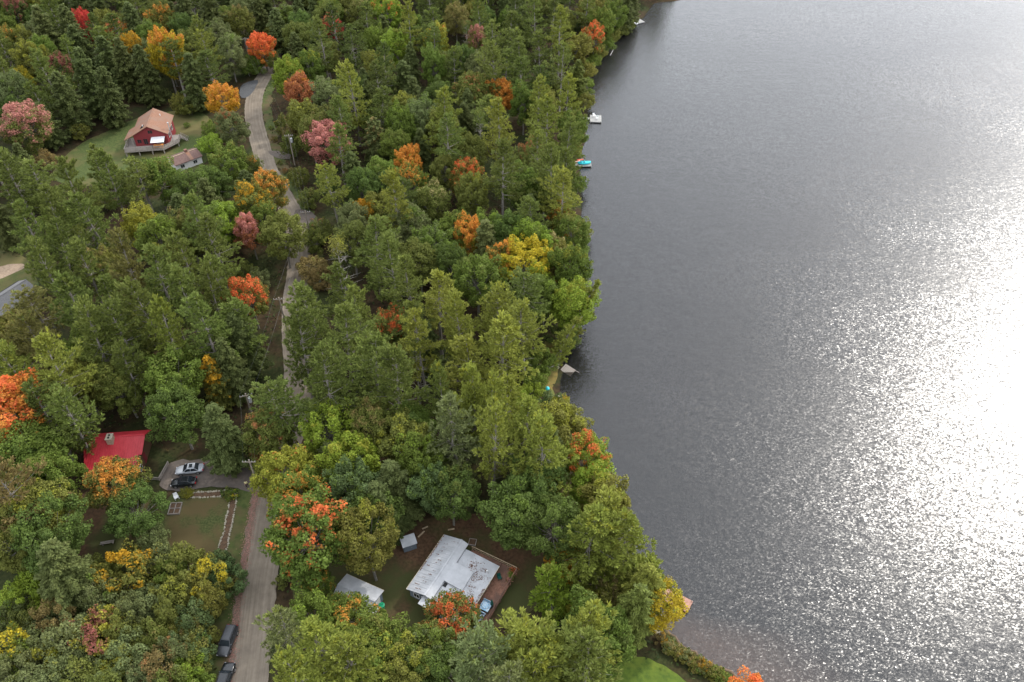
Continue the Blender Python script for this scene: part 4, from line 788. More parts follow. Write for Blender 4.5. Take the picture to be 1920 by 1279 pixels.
# --- pines
for u, v, a in ((660, 165, 'pl'), (640, 225, 'pg'), (705, 195, 'pg'), (768, 45, 'pl'), (830, 215, 'pl'), (838, 262, 'pg'), (905, 30, 'pg'), (955, 55, 'pg'), (1005, 30, 'pg'), (1050, 60, 'pl'), (930, 120, 'pg'), (975, 145, 'pg'), (1010, 190, 'pl'), (1052, 125, 'pg'),
                (1062, 180, 'pl'), (935, 235, 'pl'), (1025, 225, 'pl'), (942, 322, 'pg'), (1035, 318, 'pg'), (1052, 365, 'pl'), (1000, 408, 'pg'), (622, 345, 'pl'), (742, 372, 'pl'), (700, 455, 'pg'), (735, 490, 'pg'), (820, 565, 'pl'), (862, 600, 'pl'), (790, 640, 'pl'),
                (925, 590, 'pl'), (985, 615, 'pl'), (940, 650, 'pl'), (885, 690, 'pl'), (585, 585, 'pg'), (640, 640, 'pg'), (560, 640, 'pg'), (690, 680, 'pg'), (610, 720, 'pg'), (530, 760, 'pg'), (740, 720, 'pg'), (880, 770, 'pl'), (945, 745, 'pl'), (985, 800, 'pl'),
                (1015, 850, 'pl'), (920, 820, 'pl'), (850, 800, 'gy'), (75, 345, 'pg'), (135, 352, 'pg'), (105, 405, 'pg'), (175, 405, 'pg'), (60, 430, 'pg'), (110, 465, 'pg'), (160, 500, 'pg'), (25, 330, 'pg'), (265, 335, 'pg'), (205, 330, 'pg'), (400, 455, 'pg'), (345, 480, 'pg'), (300, 525, 'pg'),
                (235, 485, 'pb'), (412, 520, 'pg'), (90, 512, 'pg'), (75, 585, 'pb'), (150, 575, 'pg'), (215, 565, 'pg'), (280, 585, 'pg'), (345, 560, 'pg'), (440, 600, 'pg'), (65, 625, 'pb'), (170, 625, 'pg'), (230, 620, 'pg'), (312, 620, 'pl'), (385, 615, 'pg'), (40, 690, 'pl'), (105, 700, 'pl'), (85, 770, 'pg'), (122, 772, 'pg'),
                (240, 690, 'pg'), (385, 92, 'pl'), (1095, 1000, 'pl'), (1140, 985, 'pl'), (1180, 1000, 'pl'), (592, 1215, 'pl'), (650, 1235, 'pl'), (560, 1272, 'pl'), (912, 1250, 'gy'), (985, 1218, 'pl'), (1030, 1235, 'pl'), (1082, 1185, 'pl'), (990, 1265, 'pl'), (1100, 1240, 'pg'), (945, 1290, 'gy'), (20, 925, 'br'), (1060, 262, 'pg')):
    T(u, v, 'P', a, 'my' if a == 'pl' else 'og', .3, HT['P']*random.uniform(.80, 1.12), RD['P']*random.uniform(.82, 1.18))
for u, v, a in ((180, 312, 'pg'), (228, 345, 'pg'), (1035, 1108, 'ml'), (1210, 1085, 'pl'), (1120, 1060, 'pl')): T(u, v, 'p', a, 'pl', .3)
T(528, 1170, 'P', 'gy', 'pl', .35, 19, 3.9)
T(888, 742, 'P', 'pl', 'my', .3, 23, 4.2); T(908, 752, 'P', 'pl', 'my', .3, 24, 4.0); T(826, 735, 'P', 'pg', 'my', .3, 20, 3.4)
# --- hemlocks and firs
for u, v, a in ((100, 30, 'hd'), (150, 12, 'hd'), (190, 22, 'hd'), (92, 68, 'hg'), (135, 62, 'hg'), (150, 95, 'hd'), (252, 55, 'hg'), (350, 30, 'hg'), (400, 42, 'hd'), (125, 185, 'hd'), (165, 152, 'hd'), (198, 178, 'hd'), (205, 120, 'hd'), (235, 125, 'hd'), (275, 135, 'hd'), (360, 150, 'hd'), (490, 28, 'hd'), (560, 95, 'hg'), (595, 85, 'hg'),
                (760, 155, 'hg'), (916, 462, 'hg'), (392, 385, 'hd'), (345, 405, 'hd'), (1170, 22, 'hd'), (1200, 8, 'hg'), (738, 915, 'hd'), (712, 952, 'hd'), (1186, 1142, 'pg'), (1206, 1104, 'pl'), (112, 1075, 'hd'), (416, 815, 'hd'), (455, 640, 'hd'), (430, 690, 'hd'), (1085, 150, 'pg'), (970, 20, 'hg'), (560, 40, 'hg'), (520, 55, 'hg')):
    big = 1.28 if v < 220 and u < 420 else 1.0
    T(u, v, 'H', a, 'hg', .2, HT['H']*random.uniform(.85, 1.1)*big, RD['H']*random.uniform(.9, 1.2)*big)
# --- green broadleaf trees
for u, v, a, b in ((10, 15, 'mg', 'ol'), (75, 8, 'ol', 'my'), (12, 85, 'ol', 'lo'), (40, 80, 'ol', 'my'), (82, 98, 'mg', 'ol'), (28, 172, 'gy', 'mg'), (430, 100, 'gy', 'mg'), (450, 40, 'ol', 'br'), (432, 238, 'gy', 'rs'), (430, 305, 'mg', 'ol'), (402, 345, 'md', 'mg'), (292, 335, 'mg', 'ol'), (372, 352, 'md', 'mg'), (415, 412, 'ml', 'mg'), (300, 452, 'mg', 'ml'),
                   (530, 440, 'og', 'ol'), (200, 505, 'ol', 'br'), (20, 625, 'ol', 'br'), (165, 660, 'mg', 'ml'), (155, 722, 'ol', 'my'), (318, 715, 'mg', 'og'), (330, 770, 'md', 'mg'), (230, 725, 'og', 'ol'), (100, 890, 'mg', 'ol'), (35, 880, 'mg', 'md'), (70, 960, 'ol', 'my'), (82, 1012, 'md', 'mg'), (25, 1010, 'og', 'ol'), (540, 142, 'ml', 'my'), (580, 125, 'mg', 'my'),
                   (540, 35, 'mg', 'gy'), (675, 28, 'og', 'tn'), (620, 22, 'mg', 'my'), (728, 22, 'ml', 'sc'), (745, 85, 'ml', 'mg'), (712, 128, 'ol', 'my'), (855, 35, 'pb', 'br'), (870, 118, 'md', 'mg'), (815, 125, 'mg', 'pg'), (755, 205, 'ol', 'my'), (748, 240, 'mg', 'ml'), (570, 220, 'ol', 'my'), (742, 275, 'mg', 'og'), (790, 225, 'gy', 'mg'), (885, 172, 'og', 'rs'),
                   (720, 330, 'mg', 'og'), (835, 320, 'og', 'ol'), (805, 380, 'og', 'tn'), (885, 365, 'og', 'my'), (770, 422, 'gy', 'mg'), (850, 432, 'mg', 'ol'), (812, 462, 'mg', 'gy'), (960, 440, 'md', 'mg'), (1075, 440, 'mg', 'ol'), (1000, 455, 'ml', 'mg'), (1042, 485, 'ol', 'tn'), (1068, 505, 'mg', 'my'), (1020, 555, 'mg', 'ml'), (895, 525, 'mg', 'og'), (850, 500, 'md', 'mg'),
                   (1072, 570, 'ml', 'my'), (1130, 45, 'mg', 'ol'), (1110, 22, 'ol', 'br'), (1148, 30, 'mg', 'ol'), (1072, 240, 'mg', 'ol'), (1020, 350, 'mg', 'ml'), (1110, 920, 'ml', 'my'), (1140, 945, 'ol', 'my'), (990, 940, 'md', 'mg'), (962, 965, 'md', 'mg'), (1035, 985, 'md', 'mg'), (1010, 900, 'md', 'ol'), (812, 905, 'te', 'mg'), (790, 870, 'mg', 'ml'), (765, 835, 'og', 'my'), (775, 800, 'mg', 'md'),
                   (700, 800, 'og', 'br'), (662, 915, 'te', 'mg'), (690, 1018, 'ol', 'my'), (846, 925, 'md', 'og'), (690, 960, 'md', 'mg'), (508, 806, 'og', 'rs'), (712, 1215, 'mg', 'ol'), (765, 1250, 'ol', 'my'), (840, 1250, 'md', 'mg'), (795, 1232, 'mg', 'gy'), (585, 1165, 'mg', 'ml'), (690, 1240, 'mg', 'my'), (1120, 1200, 'mg', 'pg')):
    k = 'M' if random.random() < .7 else 'F'
    small = v > 1150 and u < 860
    T(u, v, k, a, b, .38, HT[k]*(random.uniform(.82, 1.05) if not small else .68), RD[k]*random.uniform(.8, 1.08))
# --- saplings and bushes of the lower left thicket, and elsewhere
for u, v, a, b in ((70, 1090, 'ml', 'mg'), (40, 1120, 'ml', 'mg'), (285, 1010, 'gy', 'mg'), (300, 1045, 'gy', 'ol'), (320, 1075, 'mg', 'ol'), (412, 1062, 'te', 'hd'), (425, 1085, 'te', 'hd'), (392, 1128, 'ol', 'my'), (180, 1110, 'gy', 'mg'), (325, 1112, 'ol', 'my'), (100, 1155, 'br', 'ol'), (142, 1145, 'gy', 'mg'), (60, 1205, 'gy', 'og'), (85, 1235, 'my', 'ml'), (250, 1150, 'gy', 'ol'), (285, 1130, 'gy', 'ol'), (290, 1195, 'og', 'br'), (342, 1185, 'ol', 'my'),
                   (366, 1158, 'te', 'gy'), (240, 1232, 'gy', 'ol'), (170, 1242, 'gy', 'og'), (302, 1255, 'br', 'rs'), (222, 1262, 'my', 'ol'), (352, 1262, 'ml', 'mg'), (360, 1224, 'te', 'mg'), (30, 1262, 'gy', 'og'), (330, 1222, 'gy', 'te'), (268, 1222, 'og', 'br'), (130, 1200, 'gy', 'ol'), (160, 1195, 'ol', 'og'), (205, 1135, 'gy', 'mg'), (225, 1180, 'og', 'ol'), (105, 1275, 'gy', 'ol'), (145, 1275, 'og', 'ol'), (265, 1275, 'gy', 'br'), (15, 1160, 'hd', 'md'), (320, 1150, 'og', 'ol'), (368, 1184, 'ol', 'br'), (50, 1165, 'og', 'md'),
                   (190, 1075, 'og', 'ol'), (150, 1090, 'md', 'og'), (345, 1060, 'og', 'ol'), (360, 1105, 'ol', 'gy'), (356, 1248, 'og', 'ol'), (320, 1285, 'og', 'gy'), (368, 1290, 'mg', 'ol'), (200, 1290, 'og', 'gy'), (60, 1290, 'gy', 'ol'), (545, 250, 'br', 'og'), (535, 235, 'og', 'rs'), (560, 330, 'og', 'br'), (545, 270, 'og', 'ol'), (580, 370, 'og', 'br'), (600, 430, 'og', 'rs'), (590, 450, 'og', 'ol'), (585, 500, 'br', 'ol'), (600, 520, 'br', 'og'),
                   (470, 310, 'og', 'lo'), (515, 115, 'og', 'rs'), (480, 120, 'mg', 'ol'), (465, 120, 'mg', 'ol'), (990, 740, 'ml', 'my'), (1000, 710, 'mg', 'ml'), (975, 765, 'ml', 'my'), (1030, 765, 'te', 'gy'), (1015, 680, 'mg', 'my'), (1060, 630, 'md', 'mg'), (1045, 770, 'my', 'go'), (1076, 255, 'ol', 'br'), (1074, 278, 'ol', 'tn'), (1080, 480, 'my', 'go'), (1070, 530, 'yl', 'my'), (1060, 460, 'go', 'ol'), (1140, 70, 'ol', 'tn'), (1155, 62, 'ol', 'tn'), (1125, 100, 'ol', 'br'), (100, 200, 'md', 'og'), (150, 245, 'ol', 'mg'), (85, 300, 'br', 'rs'),
                   (335, 195, 'ol', 'my'), (350, 200, 'og', 'yl'), (395, 245, 'mg', 'ol'), (390, 270, 'ml', 'mg'), (500, 862, 'og', 'rs'), (494, 838, 'rs', 'og'), (1140, 1140, 'ol', 'tn'), (1150, 1120, 'tn', 'ol'), (1155, 1175, 'ol', 'br'), (1060, 1055, 'go', 'ol'), (1100, 1140, 'my', 'ol')):
    T(u, v, 'S', a, b, .3, HT['S']*random.uniform(.75, 1.25), RD['S']*random.uniform(.8, 1.2))
for u, v, a, b in ((1152, 84, 'mg', 'ol'), (1138, 100, 'ol', 'tn'), (1124, 116, 'mg', 'ol'), (1112, 134, 'ol', 'mg'), (1102, 160, 'mg', 'my'), (1102, 190, 'ol', 'mg'), (1176, 58, 'og', 'ol'), (1192, 44, 'og', 'mg'), (1090, 470, 'mg', 'ol'), (1088, 430, 'ol', 'mg'), (1092, 345, 'mg', 'ol')): T(u, v, 'S', a, b, .3, 5.5*random.uniform(.8, 1.2), 2.8*random.uniform(.85, 1.2))
for k in range(30):                    # rough hedge along the beach
    f = k/29; u = 1251+f*112+random.uniform(-5, 5); v = 1203+f*72+random.uniform(-8, 8); a, b = random.choice((('tn', 'ol'), ('ol', 'tn'), ('mg', 'ol'), ('ol', 'br'), ('gy', 'tn'), ('br', 'go')))
    T(u, v, 's', a, b, .45, 1.7*random.uniform(.7, 1.3), 1.1*random.uniform(.7, 1.3))
for u, v, a, b in ((352, 926, 'my', 'ol'), (346, 924, 'ol', 'my'), (424, 924, 'md', 'ol'), (430, 932, 'ol', 'md'), (436, 927, 'mg', 'yl'), (508, 240, 'og', 'mg'), (515, 262, 'br', 'og'), (525, 305, 'og', 'br'), (535, 320, 'br', 'rs'), (585, 425, 'mg', 'og'), (575, 440, 'mg', 'ol'), (528, 1090, 'og', 'ol'), (536, 1060, 'ol', 'og'), (350, 235, 'mg', 'og')):
    T(u, v, 's', a, b, .4, 1.5*random.uniform(.7, 1.2), 1.1*random.uniform(.7, 1.2))

CLEAR = [  # pixel outlines that fill-in trees must not cover
    [(428, 1290), (452, 1100), (478, 965), (530, 1000), (524, 1100), (506, 1290)], [(295, 862), (380, 855), (480, 858), (482, 935), (470, 1290), (405, 1290), (418, 1045), (305, 1055), (298, 930)],
    [(120, 925), (240, 925), (245, 1060), (170, 1115), (150, 1050)], [(150, 812), (280, 798), (312, 870), (300, 910), (150, 905)], [(618, 1068), (720, 1025), (745, 995), (800, 960), (900, 970), (1070, 1015), (1062, 1062), (985, 1115), (945, 1155), (760, 1185), (690, 1175)],
    [(443, 148), (512, 118), (515, 180), (496, 230), (524, 330), (582, 380), (604, 410), (578, 440), (578, 480), (572, 560), (533, 560), (543, 470), (536, 400), (495, 330), (465, 280), (452, 200)], [(95, 300), (228, 198), (340, 192), (404, 215), (388, 300), (404, 322), (330, 327), (170, 342), (108, 347)],
    [(0, 478), (52, 488), (78, 560), (10, 602), (0, 602)], [(1012, 635), (1052, 635), (1062, 755), (1018, 755)], [(1135, 1290), (1168, 1216), (1300, 1285)], [(1100, 1085), (1170, 1085), (1180, 1180), (1110, 1180)], [(455, 730), (470, 730), (485, 880), (465, 880)]]
def base_of(u, v, h, hz):
    p = pw(u, v, h*hz); x, y = p[0], p[1]
    for _ in range(60):
        if shore_d([[x, y]])[0] > .35: break
        x -= .35
    return x, y
ZC = {'P': .70, 'p': .55, 'L': .62, 'H': .55, 'M': .62, 'F': .62, 'B': .60, 'S': .55, 's': .4, 'D': .6}
SPOTS = []
for t_ in TREES:
    x, y = base_of(t_[0], t_[1], t_[6], ZC[t_[2]]); SPOTS.append((x, y, t_[7]))
# fill-in trees of the closed woods
ROADP = ROADLINE
def too_close(x, y, r):
    if np.min(((ROADP-[x, y])**2).sum(1)) < (3.0+r*.62)**2: return True
    for a, b, c_ in SPOTS:
        if (a-x)**2+(b-y)**2 < ((r+c_)*.53)**2: return True
    return False
tries = 0; nfill = 0; rf_ = random.Random(5)
while tries < 12000 and nfill < 430:
    tries += 1; x = rf_.uniform(-225, 62); y = rf_.uniform(42, 372)
    if shore_d([[x, y]])[0] < 2.0: continue
    zone_small = False
    k = rf_.choices('PHMFS', (40, 18, 28, 6, 8))[0]; h = HT[k]*rf_.uniform(.72, 1.0); r = RD[k]*rf_.uniform(.78, 1.05)
    z0 = g1(x, y); pc = proj((x, y, z0+h*ZC[k]))
    if not (-70 < pc[0] < 1990 and -110 < pc[1] < 1400): continue
    if pc[1] > 1040 and pc[0] < 430 and k in 'PHMF': k = 'S'; h = 6*rf_.uniform(.8, 1.2); r = 2.6
    pts = np.array([proj((x+r*math.cos(a)*s, y+r*math.sin(a)*s, z0+h*q)) for a in (0, 1.57, 3.14, 4.71) for s in (.95,) for q in (.3, .6, .85)]+[proj((x, y, z0+h)), proj((x, y, z0))])
    if any(in_poly(pts, c_).any() for c_ in CLEAR): continue
    if too_close(x, y, r): continue
    a, b = {'P': rf_.choice((('pg', 'og'), ('pd', 'pg'), ('pg', 'pl'))), 'H': rf_.choice((('hd', 'hg'), ('hg', 'hd'))), 'M': rf_.choice((('mg', 'ol'), ('md', 'mg'), ('og', 'ol'), ('gy', 'mg'), ('ol', 'my'))), 'F': rf_.choice((('mg', 'ml'), ('ol', 'my'), ('og', 'br'))), 'S': rf_.choice((('og', 'ol'), ('md', 'mg'), ('gy', 'og')))}[k]
    TREES.append((pc[0], pc[1], k, a, b, .3, h, r, None, None)); SPOTS.append((x, y, r)); nfill += 1
# build them
LANDMARKS = [('the red house', 285, 245), ('the red roofed cabin', 215, 850), ('the white roofed house', 850, 1065), ('the garage', 675, 1110), ('the pale dock', 1113, 222), ('the parked sedans', 350, 890), ('the grey roofed cottage', 35, 555), ('the turquoise paddle boat', 1096, 304), ('the utility pole transformer', 460, 740), ('the parked grey car', 430, 1200), ('the sunken raft', 1068, 694), ('the red dock', 1285, 1130), ('the garden lawn', 370, 990), ('the road bend', 475, 200), ('the outbuilding', 350, 297)]
LANDMARKS += [(t_[9], t_[0], t_[1]) for t_ in TREES if t_[9]]
looks = [(CNAME[t_[3]] if not t_[8] else '')+' '+KNAME[t_[2]][1] for t_ in TREES]
DIRS = ('right of', 'in front of', 'left of', 'behind')
PX = np.array([(t_[0], t_[1]) for t_ in TREES]); LKS = np.array(looks)
ORD = ['closest', 'second closest', 'third closest', 'fourth closest', 'fifth closest', 'sixth closest', 'seventh closest', 'eighth closest', 'ninth closest', 'tenth closest', 'eleventh closest', 'twelfth closest', 'thirteenth closest', 'fourteenth closest', 'fifteenth closest', 'sixteenth closest', 'seventeenth closest', 'eighteenth closest']
def sector(dx, dy): return 0 if dx >= abs(dy) else 2 if -dx >= abs(dy) else 1 if dy > 0 else 3
used = set()
def auto_label(i, lim=330):
    same = np.where(LKS == LKS[i])[0]; cands = []
    for nm, lx, ly in LANDMARKS:
        dx, dy = PX[i]-(lx, ly); dist = math.hypot(dx, dy)
        if dist > lim: continue
        s = sector(dx, dy); rank = sum(1 for j in same if j != i and sector(*(PX[j]-(lx, ly))) == s and math.hypot(*(PX[j]-(lx, ly))) < dist)
        if rank < 18: cands.append((rank*60+dist, rank, s, nm))
    for _, rank, s, nm in sorted(cands):
        l = f'{looks[i]}, {ORD[rank]} {DIRS[s]} {nm}'
        if l not in used and len(l.split()) <= 16: used.add(l); return l
    return None
cnt = {}
def tint(key, j):                       # albedo of a leaf colour, with the tree's own shade
    c_ = np.array(PAL[key])
    if key in ('lo', 'sc', 'rd', 'pk', 'rs', 'yl', 'go', 'dr'): g_ = c_.mean(); c_ = (g_+(c_-g_)*1.08)*1.0
    else: c_ = c_*np.array([1.14, 1.18, .88])
    return c_*j
for i, t_ in enumerate(TREES):
    u, v, k, a, b, mix, h, r, lab, lm = t_; x, y, _ = SPOTS[i]; z = g1(x, y)
    nm, _, cat, grp = KNAME[k]; pr = PROTO[k]; vi = cnt.get(k, 0); cnt[k] = vi+1; tm, cm, H0, R0 = pr[vi % len(pr)]
    root = bpy.data.objects.new(nm, None); COL.objects.link(root); root.location = (x, y, z); root.empty_display_size = .5
    root.rotation_euler = (random.gauss(0, .03), random.gauss(0, .03), random.uniform(0, 6.283) if k not in 'LB' else random.uniform(-.3, .3)); root.scale = (r/R0, r/R0, h/H0)
    if not lab: lab = auto_label(i) or auto_label(i, 1500) or f'{looks[i]} crowded in the far wood at the picture edge'
    tag(root, lab, cat, grp)
    tk = bpy.data.objects.new('trunk', tm); COL.objects.link(tk); tk.parent = root
    cw = bpy.data.objects.new('crown' if k not in 'Ss' else 'foliage', cm); COL.objects.link(cw); cw.parent = root
    ja = RNG.uniform(.86, 1.14); jb = RNG.uniform(.94, 1.06)
    cw['leaf_a'] = tuple(float(q) for q in tint(a, ja)*np.array([jb, 1, 1])); cw['leaf_b'] = tuple(float(q) for q in tint(b, ja)); cw['leaf_mix'] = float(mix)
print('TREES', len(TREES), cnt, 'fill', nfill, 'tries', tries)

# undergrowth of ferns and seedlings on the forest floor: nobody could count it
n = 90000; U = np.stack([RNG.uniform(-225, 70, n), RNG.uniform(42, 345, n)], 1); sd = shore_d(U); U = U[sd > .5]
z = gh(U); pxs = np.stack([960+FPX*U[:, 0]/((U[:, 1])*cF[1]+(z-CAM_Z)*cF[2]), 639.5-FPX*((U[:, 1])*cU[1]+(z-CAM_Z)*cU[2])/((U[:, 1])*cF[1]+(z-CAM_Z)*cF[2])], 1)
ok = (pxs[:, 0] > -60) & (pxs[:, 0] < 1980) & (pxs[:, 1] > -60) & (pxs[:, 1] < 1380)
for c_ in CLEAR+[[(120, 925), (300, 905), (450, 910), (440, 1100), (160, 1120)], [(530, 1010), (560, 1190), (690, 1230), (840, 1230), (1000, 1150), (1080, 1060), (1060, 1005), (900, 955), (780, 975), (640, 1020)]]: ok &= ~in_poly(pxs, c_)
for c_ in ROADP[::2]: ok &= ((U-c_)**2).sum(1) > 3.6**2
U = U[ok]; z = z[ok]; n = len(U)
noise = np.sin(U[:, 0]*.23+2*np.sin(U[:, 1]*.17))*np.sin(U[:, 1]*.21+1.5*np.sin(U[:, 0]*.13)); kp = noise+RNG.normal(0, .4, n) > -.15; U = U[kp]; z = z[kp]; n = len(U)
c_ = np.c_[U, z+RNG.uniform(.05, .9, n)]; ug = crown_mesh('undergrowth', c_, RNG.normal(0, 1, (n, 3))*[1, 1, .5], RNG.normal(0, .5, (n, 3))+[0, 0, 1], RNG.uniform(.4, .8, n), RNG.uniform(.25, .5, n), 'leaf', RNG)
o = fobj('undergrowth', ug); tag(o, 'low dark green undergrowth covering the forest floor', 'undergrowth', kind='stuff'); o['leaf_a'] = (.05, .07, .022); o['leaf_b'] = (.10, .075, .03); o['leaf_mix'] = .35

# ================================================================== vehicles
def car(name, label, loc, rz, paint, L=4.75, W=1.82, H=1.45, kind='sedan', sunroof=False):
    t = thing(name, label, 'car', loc, rz, 'parked cars'); h = W/2
    belt = .92 if kind == 'sedan' else 1.02
    if kind == 'sedan': st = [(-L/2, .50, .78, .62), (-L/2+.10, .38, .93, .80), (-L/2+.55, .24, 1.0, .93), (-L*.16, .2, .96, 1.0), (L*.12, .2, .94, 1.0), (L*.26, .22, .93, .98), (L/2-.35, .24, .80, .92), (L/2-.08, .34, .68, .80), (L/2, .42, .58, .62)]
    else: st = [(-L/2, .5, .98, .86), (-L/2+.10, .36, 1.05, .95), (-L/2+.5, .26, 1.06, .99), (-L*.16, .24, 1.05, 1.0), (L*.12, .24, 1.04, 1.0), (L*.24, .24, 1.03, 1.0), (L/2-.35, .28, .96, .98), (L/2-.08, .36, .84, .93), (L/2, .45, .74, .84)]
    vs = []; fs = []
    for x, zb, zt, w in st:
        w *= h; sec = [(-.80*w, zb), (-w, zb+.16), (-w*.995, zt-.22), (-w*.90, zt-.03), (-w*.45, zt+.03), (w*.45, zt+.03), (w*.90, zt-.03), (w*.995, zt-.22), (w, zb+.16), (.80*w, zb)]
        vs += [(x, y, z) for y, z in sec]
    m = 10
    for i in range(len(st)-1):
        for k in range(m): fs.append((i*m+k, i*m+(k+1) % m, (i+1)*m+(k+1) % m, (i+1)*m+k))
    fs += [tuple(range(m))[::-1], tuple((len(st)-1)*m+k for k in range(m))]
    b = MB().add(vs, fs).build('body', paint, t, smooth=True); sub = b.modifiers.new('sub', 'SUBSURF'); sub.levels = 1; sub.render_levels = 1
    # greenhouse: lower ring at the belt, upper ring at the roof
    if kind == 'sedan': lo = (-L*.345, L*.215); hi = (-L*.20, L*.045)
    elif kind == 'suv': lo = (-L*.47, L*.22); hi = (-L*.41, L*.075)
    else: lo = (-L*.12, L*.24); hi = (-L*.07, L*.10)
    wb = h*.90; wt = h*.70; zr = H-.04
    A = [(lo[0], -wb, belt), (lo[1], -wb, belt), (lo[1], wb, belt), (lo[0], wb, belt)]; B = [(hi[0], -wt, zr), (hi[1], -wt, zr), (hi[1], wt, zr), (hi[0], wt, zr)]
    MB().add(A+B, [(0, 3, 2, 1), (4, 5, 6, 7), (0, 1, 5, 4), (1, 2, 6, 5), (2, 3, 7, 6), (3, 0, 4, 7)]).build('cabin', paint, t, bevel=.06)
    A = [Vector(p) for p in A]; B = [Vector(p) for p in B]
    def pane(nm, a, b_, c_, d, m=.10, push=.018, mt='glass'):
        ce = (a+b_+c_+d)/4; nrm = (b_-a).cross(d-a).normalized()
        if nrm.dot(ce-Vector((0, 0, .8))) < 0: nrm = -nrm
        q = [p+(ce-p)*m+nrm*push for p in (a, b_, c_, d)]; MB().add(q+[p-nrm*.03 for p in q], [(0, 1, 2, 3), (4, 7, 6, 5), (0, 4, 5, 1), (1, 5, 6, 2), (2, 6, 7, 3), (3, 7, 4, 0)]).build(nm, mt, t)
    pane('windshield', A[1], A[2], B[2], B[1]); pane('rear_window', A[3], A[0], B[0], B[3])
    for s in (0, 1):
        a0, a1, b0, b1 = (A[0], A[1], B[0], B[1]) if s == 0 else (A[3], A[2], B[3], B[2])
        am = a0.lerp(a1, .5); bm_ = b0.lerp(b1, .5); pane('side_window', a0, am, bm_, b0, .09); pane('side_window', am, a1, b1, bm_, .09)
    MB().slab([(hi[0]+.04, -wt+.05, zr+.05), (hi[1]-.04, -wt+.05, zr+.05), (hi[1]-.04, wt-.05, zr+.05), (hi[0]+.04, wt-.05, zr+.05)], .045).build('roof_panel', paint, t, bevel=.04)
    if sunroof: x = hi[1]-.55; MB().box(x-.28, x+.28, -.42, .42, zr+.045, zr+.062).build('sunroof', 'glass', t)
    if kind == 'suv':
        for y in (-wt+.06, wt-.06): MB().bar((hi[0]+.15, y, zr+.11), (hi[1]-.15, y, zr+.11), .05, .05).bar((hi[0]+.2, y, zr+.03), (hi[0]+.2, y, zr+.1), .04, .04).bar((hi[1]-.2, y, zr+.03), (hi[1]-.2, y, zr+.1), .04, .04).build('roof_rail', 'black', t)
    if kind == 'pickup':
        MB().box(-L/2+.15, -L*.13, -h*.78, h*.78, .85, 1.085).build('cargo_bed', 'dark', t)
        for s in (-1, 1): MB().box(-L*.12, L*.2, s*h*1.0-.06, s*h*1.0+.06, .36, .42).build('running_board', 'white', t)
    rw = .33 if kind == 'sedan' else .37
    for x in (-L*.29, L*.30):
        for s in (-1, 1):
            y = s*(h-.10); wv = MB().tube([(x, y-.11, rw), (x, y+.11, rw)], rw, 16).build('wheel', 'rubber', t); MB().tube([(x, y+s*.09, rw), (x, y+s*.118, rw)], rw*.62, 12).build('rim', 'rim', wv)
    for s in (-1, 1):
        zt = st[-2][2]; MB().box(L/2-.22, L/2-.035, s*h*.62-.17, s*h*.62+.17, zt-.20, zt-.05).build('headlight', 'lamp_w', t, bevel=.03)
        zt = st[1][2]; MB().box(-L/2+.01, -L/2+.16, s*h*.66-.17, s*h*.66+.17, zt-.24, zt-.06).build('taillight', 'lamp_red', t, bevel=.03)
        MB().box(lo[1]-.42, lo[1]-.22, s*(h*.95)-.10, s*(h*.95)+.10, belt-.02, belt+.12).build('mirror', paint, t, bevel=.03)
    return t
q = pw(357, 887); car('sedan', 'silver sedan with a dark sunroof parked on the gravel drive', (q[0], q[1]+.3, q[2]+.115), R_(188), 'paint_silver', 4.8, 1.85, 1.45, 'sedan', True)
q = pw(346, 911); car('sedan', 'smaller black sedan parked in front of the silver sedan', (q[0], q[1]+.3, q[2]+.115), R_(186), 'paint_black', 4.3, 1.75, 1.43)
q = pw(429, 1206); car('estate_car', 'dark grey wagon facing the camera on the roadside grass', (q[0], q[1], q[2]+.09), R_(-96), 'paint_grey', 4.7, 1.86, 1.66, 'suv')
q = pw(424, 1277); car('hatchback', 'black vehicle cut by the bottom edge behind the grey wagon', (q[0], q[1], q[2]+.09), R_(86), 'paint_black', 4.6, 1.85, 1.66, 'suv')

# ================================================================== utility poles and wires
def pole(label, x, y, h, rz, transformer=False, arms=1, lamp=False):
    z = g1(x, y); t = thing('utility_pole', label, 'utility pole', (x, y, z), rz, 'utility poles along the road')
    MB().tube([(0, 0, -.4), (0, 0, h)], [.19, .13], 8).build('pole', 'pole', t)
    for k in range(arms):
        zz = h-.35-k*.8; a = MB().box(-1.1, 1.1, -.23, -.13, zz-.07, zz+.07).build('crossarm', 'pole', t)
        for x_ in (-1.0, -.5, .5, 1.0): MB().tube([(x_, -.18, zz+.07), (x_, -.18, zz+.3)], [.07, .045], 6).build('insulator', 'ceramic', a)
    if transformer: MB().tube([(.42, 0, h-2.3), (.42, 0, h-1.15)], .30, 10).tube([(.42, 0, h-1.15), (.42, 0, h-1.0)], [.30, .1], 10).tube([(.15, 0, h-1.5), (.42, 0, h-1.5)], .05, 5).build('transformer', 'galv', t)
    return np.array([x, y, z+h])
PA = ray_z(460, 738, g1(-47, 96)+9); PB = ray_z(541, 252, g1(-58, 188)+9); PC = ray_z(572, 395, g1(-47, 152)+9); PD = ray_z(459, 72, g1(-84, 249)+9); PE = ray_z(470, 85, g1(-80, 249)+8)
PG = ray_z(510, 590, g1(-47, 120)+9)
tops = [pole('utility pole carrying a round transformer above the driveway', PA[0], PA[1], 9, .35, True, 1), pole('utility pole among the pines left of the near road', -46.5, 122.0, 9, .1), pole('utility pole beside the small side track', PC[0], PC[1], 9, .15), pole('utility pole with transformer between the road bend and pink maple', PB[0], PB[1], 9, .1, True, 1),
        pole('utility pole at the far road end left of the scarlet maple', PD[0], PD[1], 9.2, .3, False, 1), pole('shorter utility pole beside the far road end pole', PE[0], PE[1], 8, .3)]
NEAR = pw(489, 925)
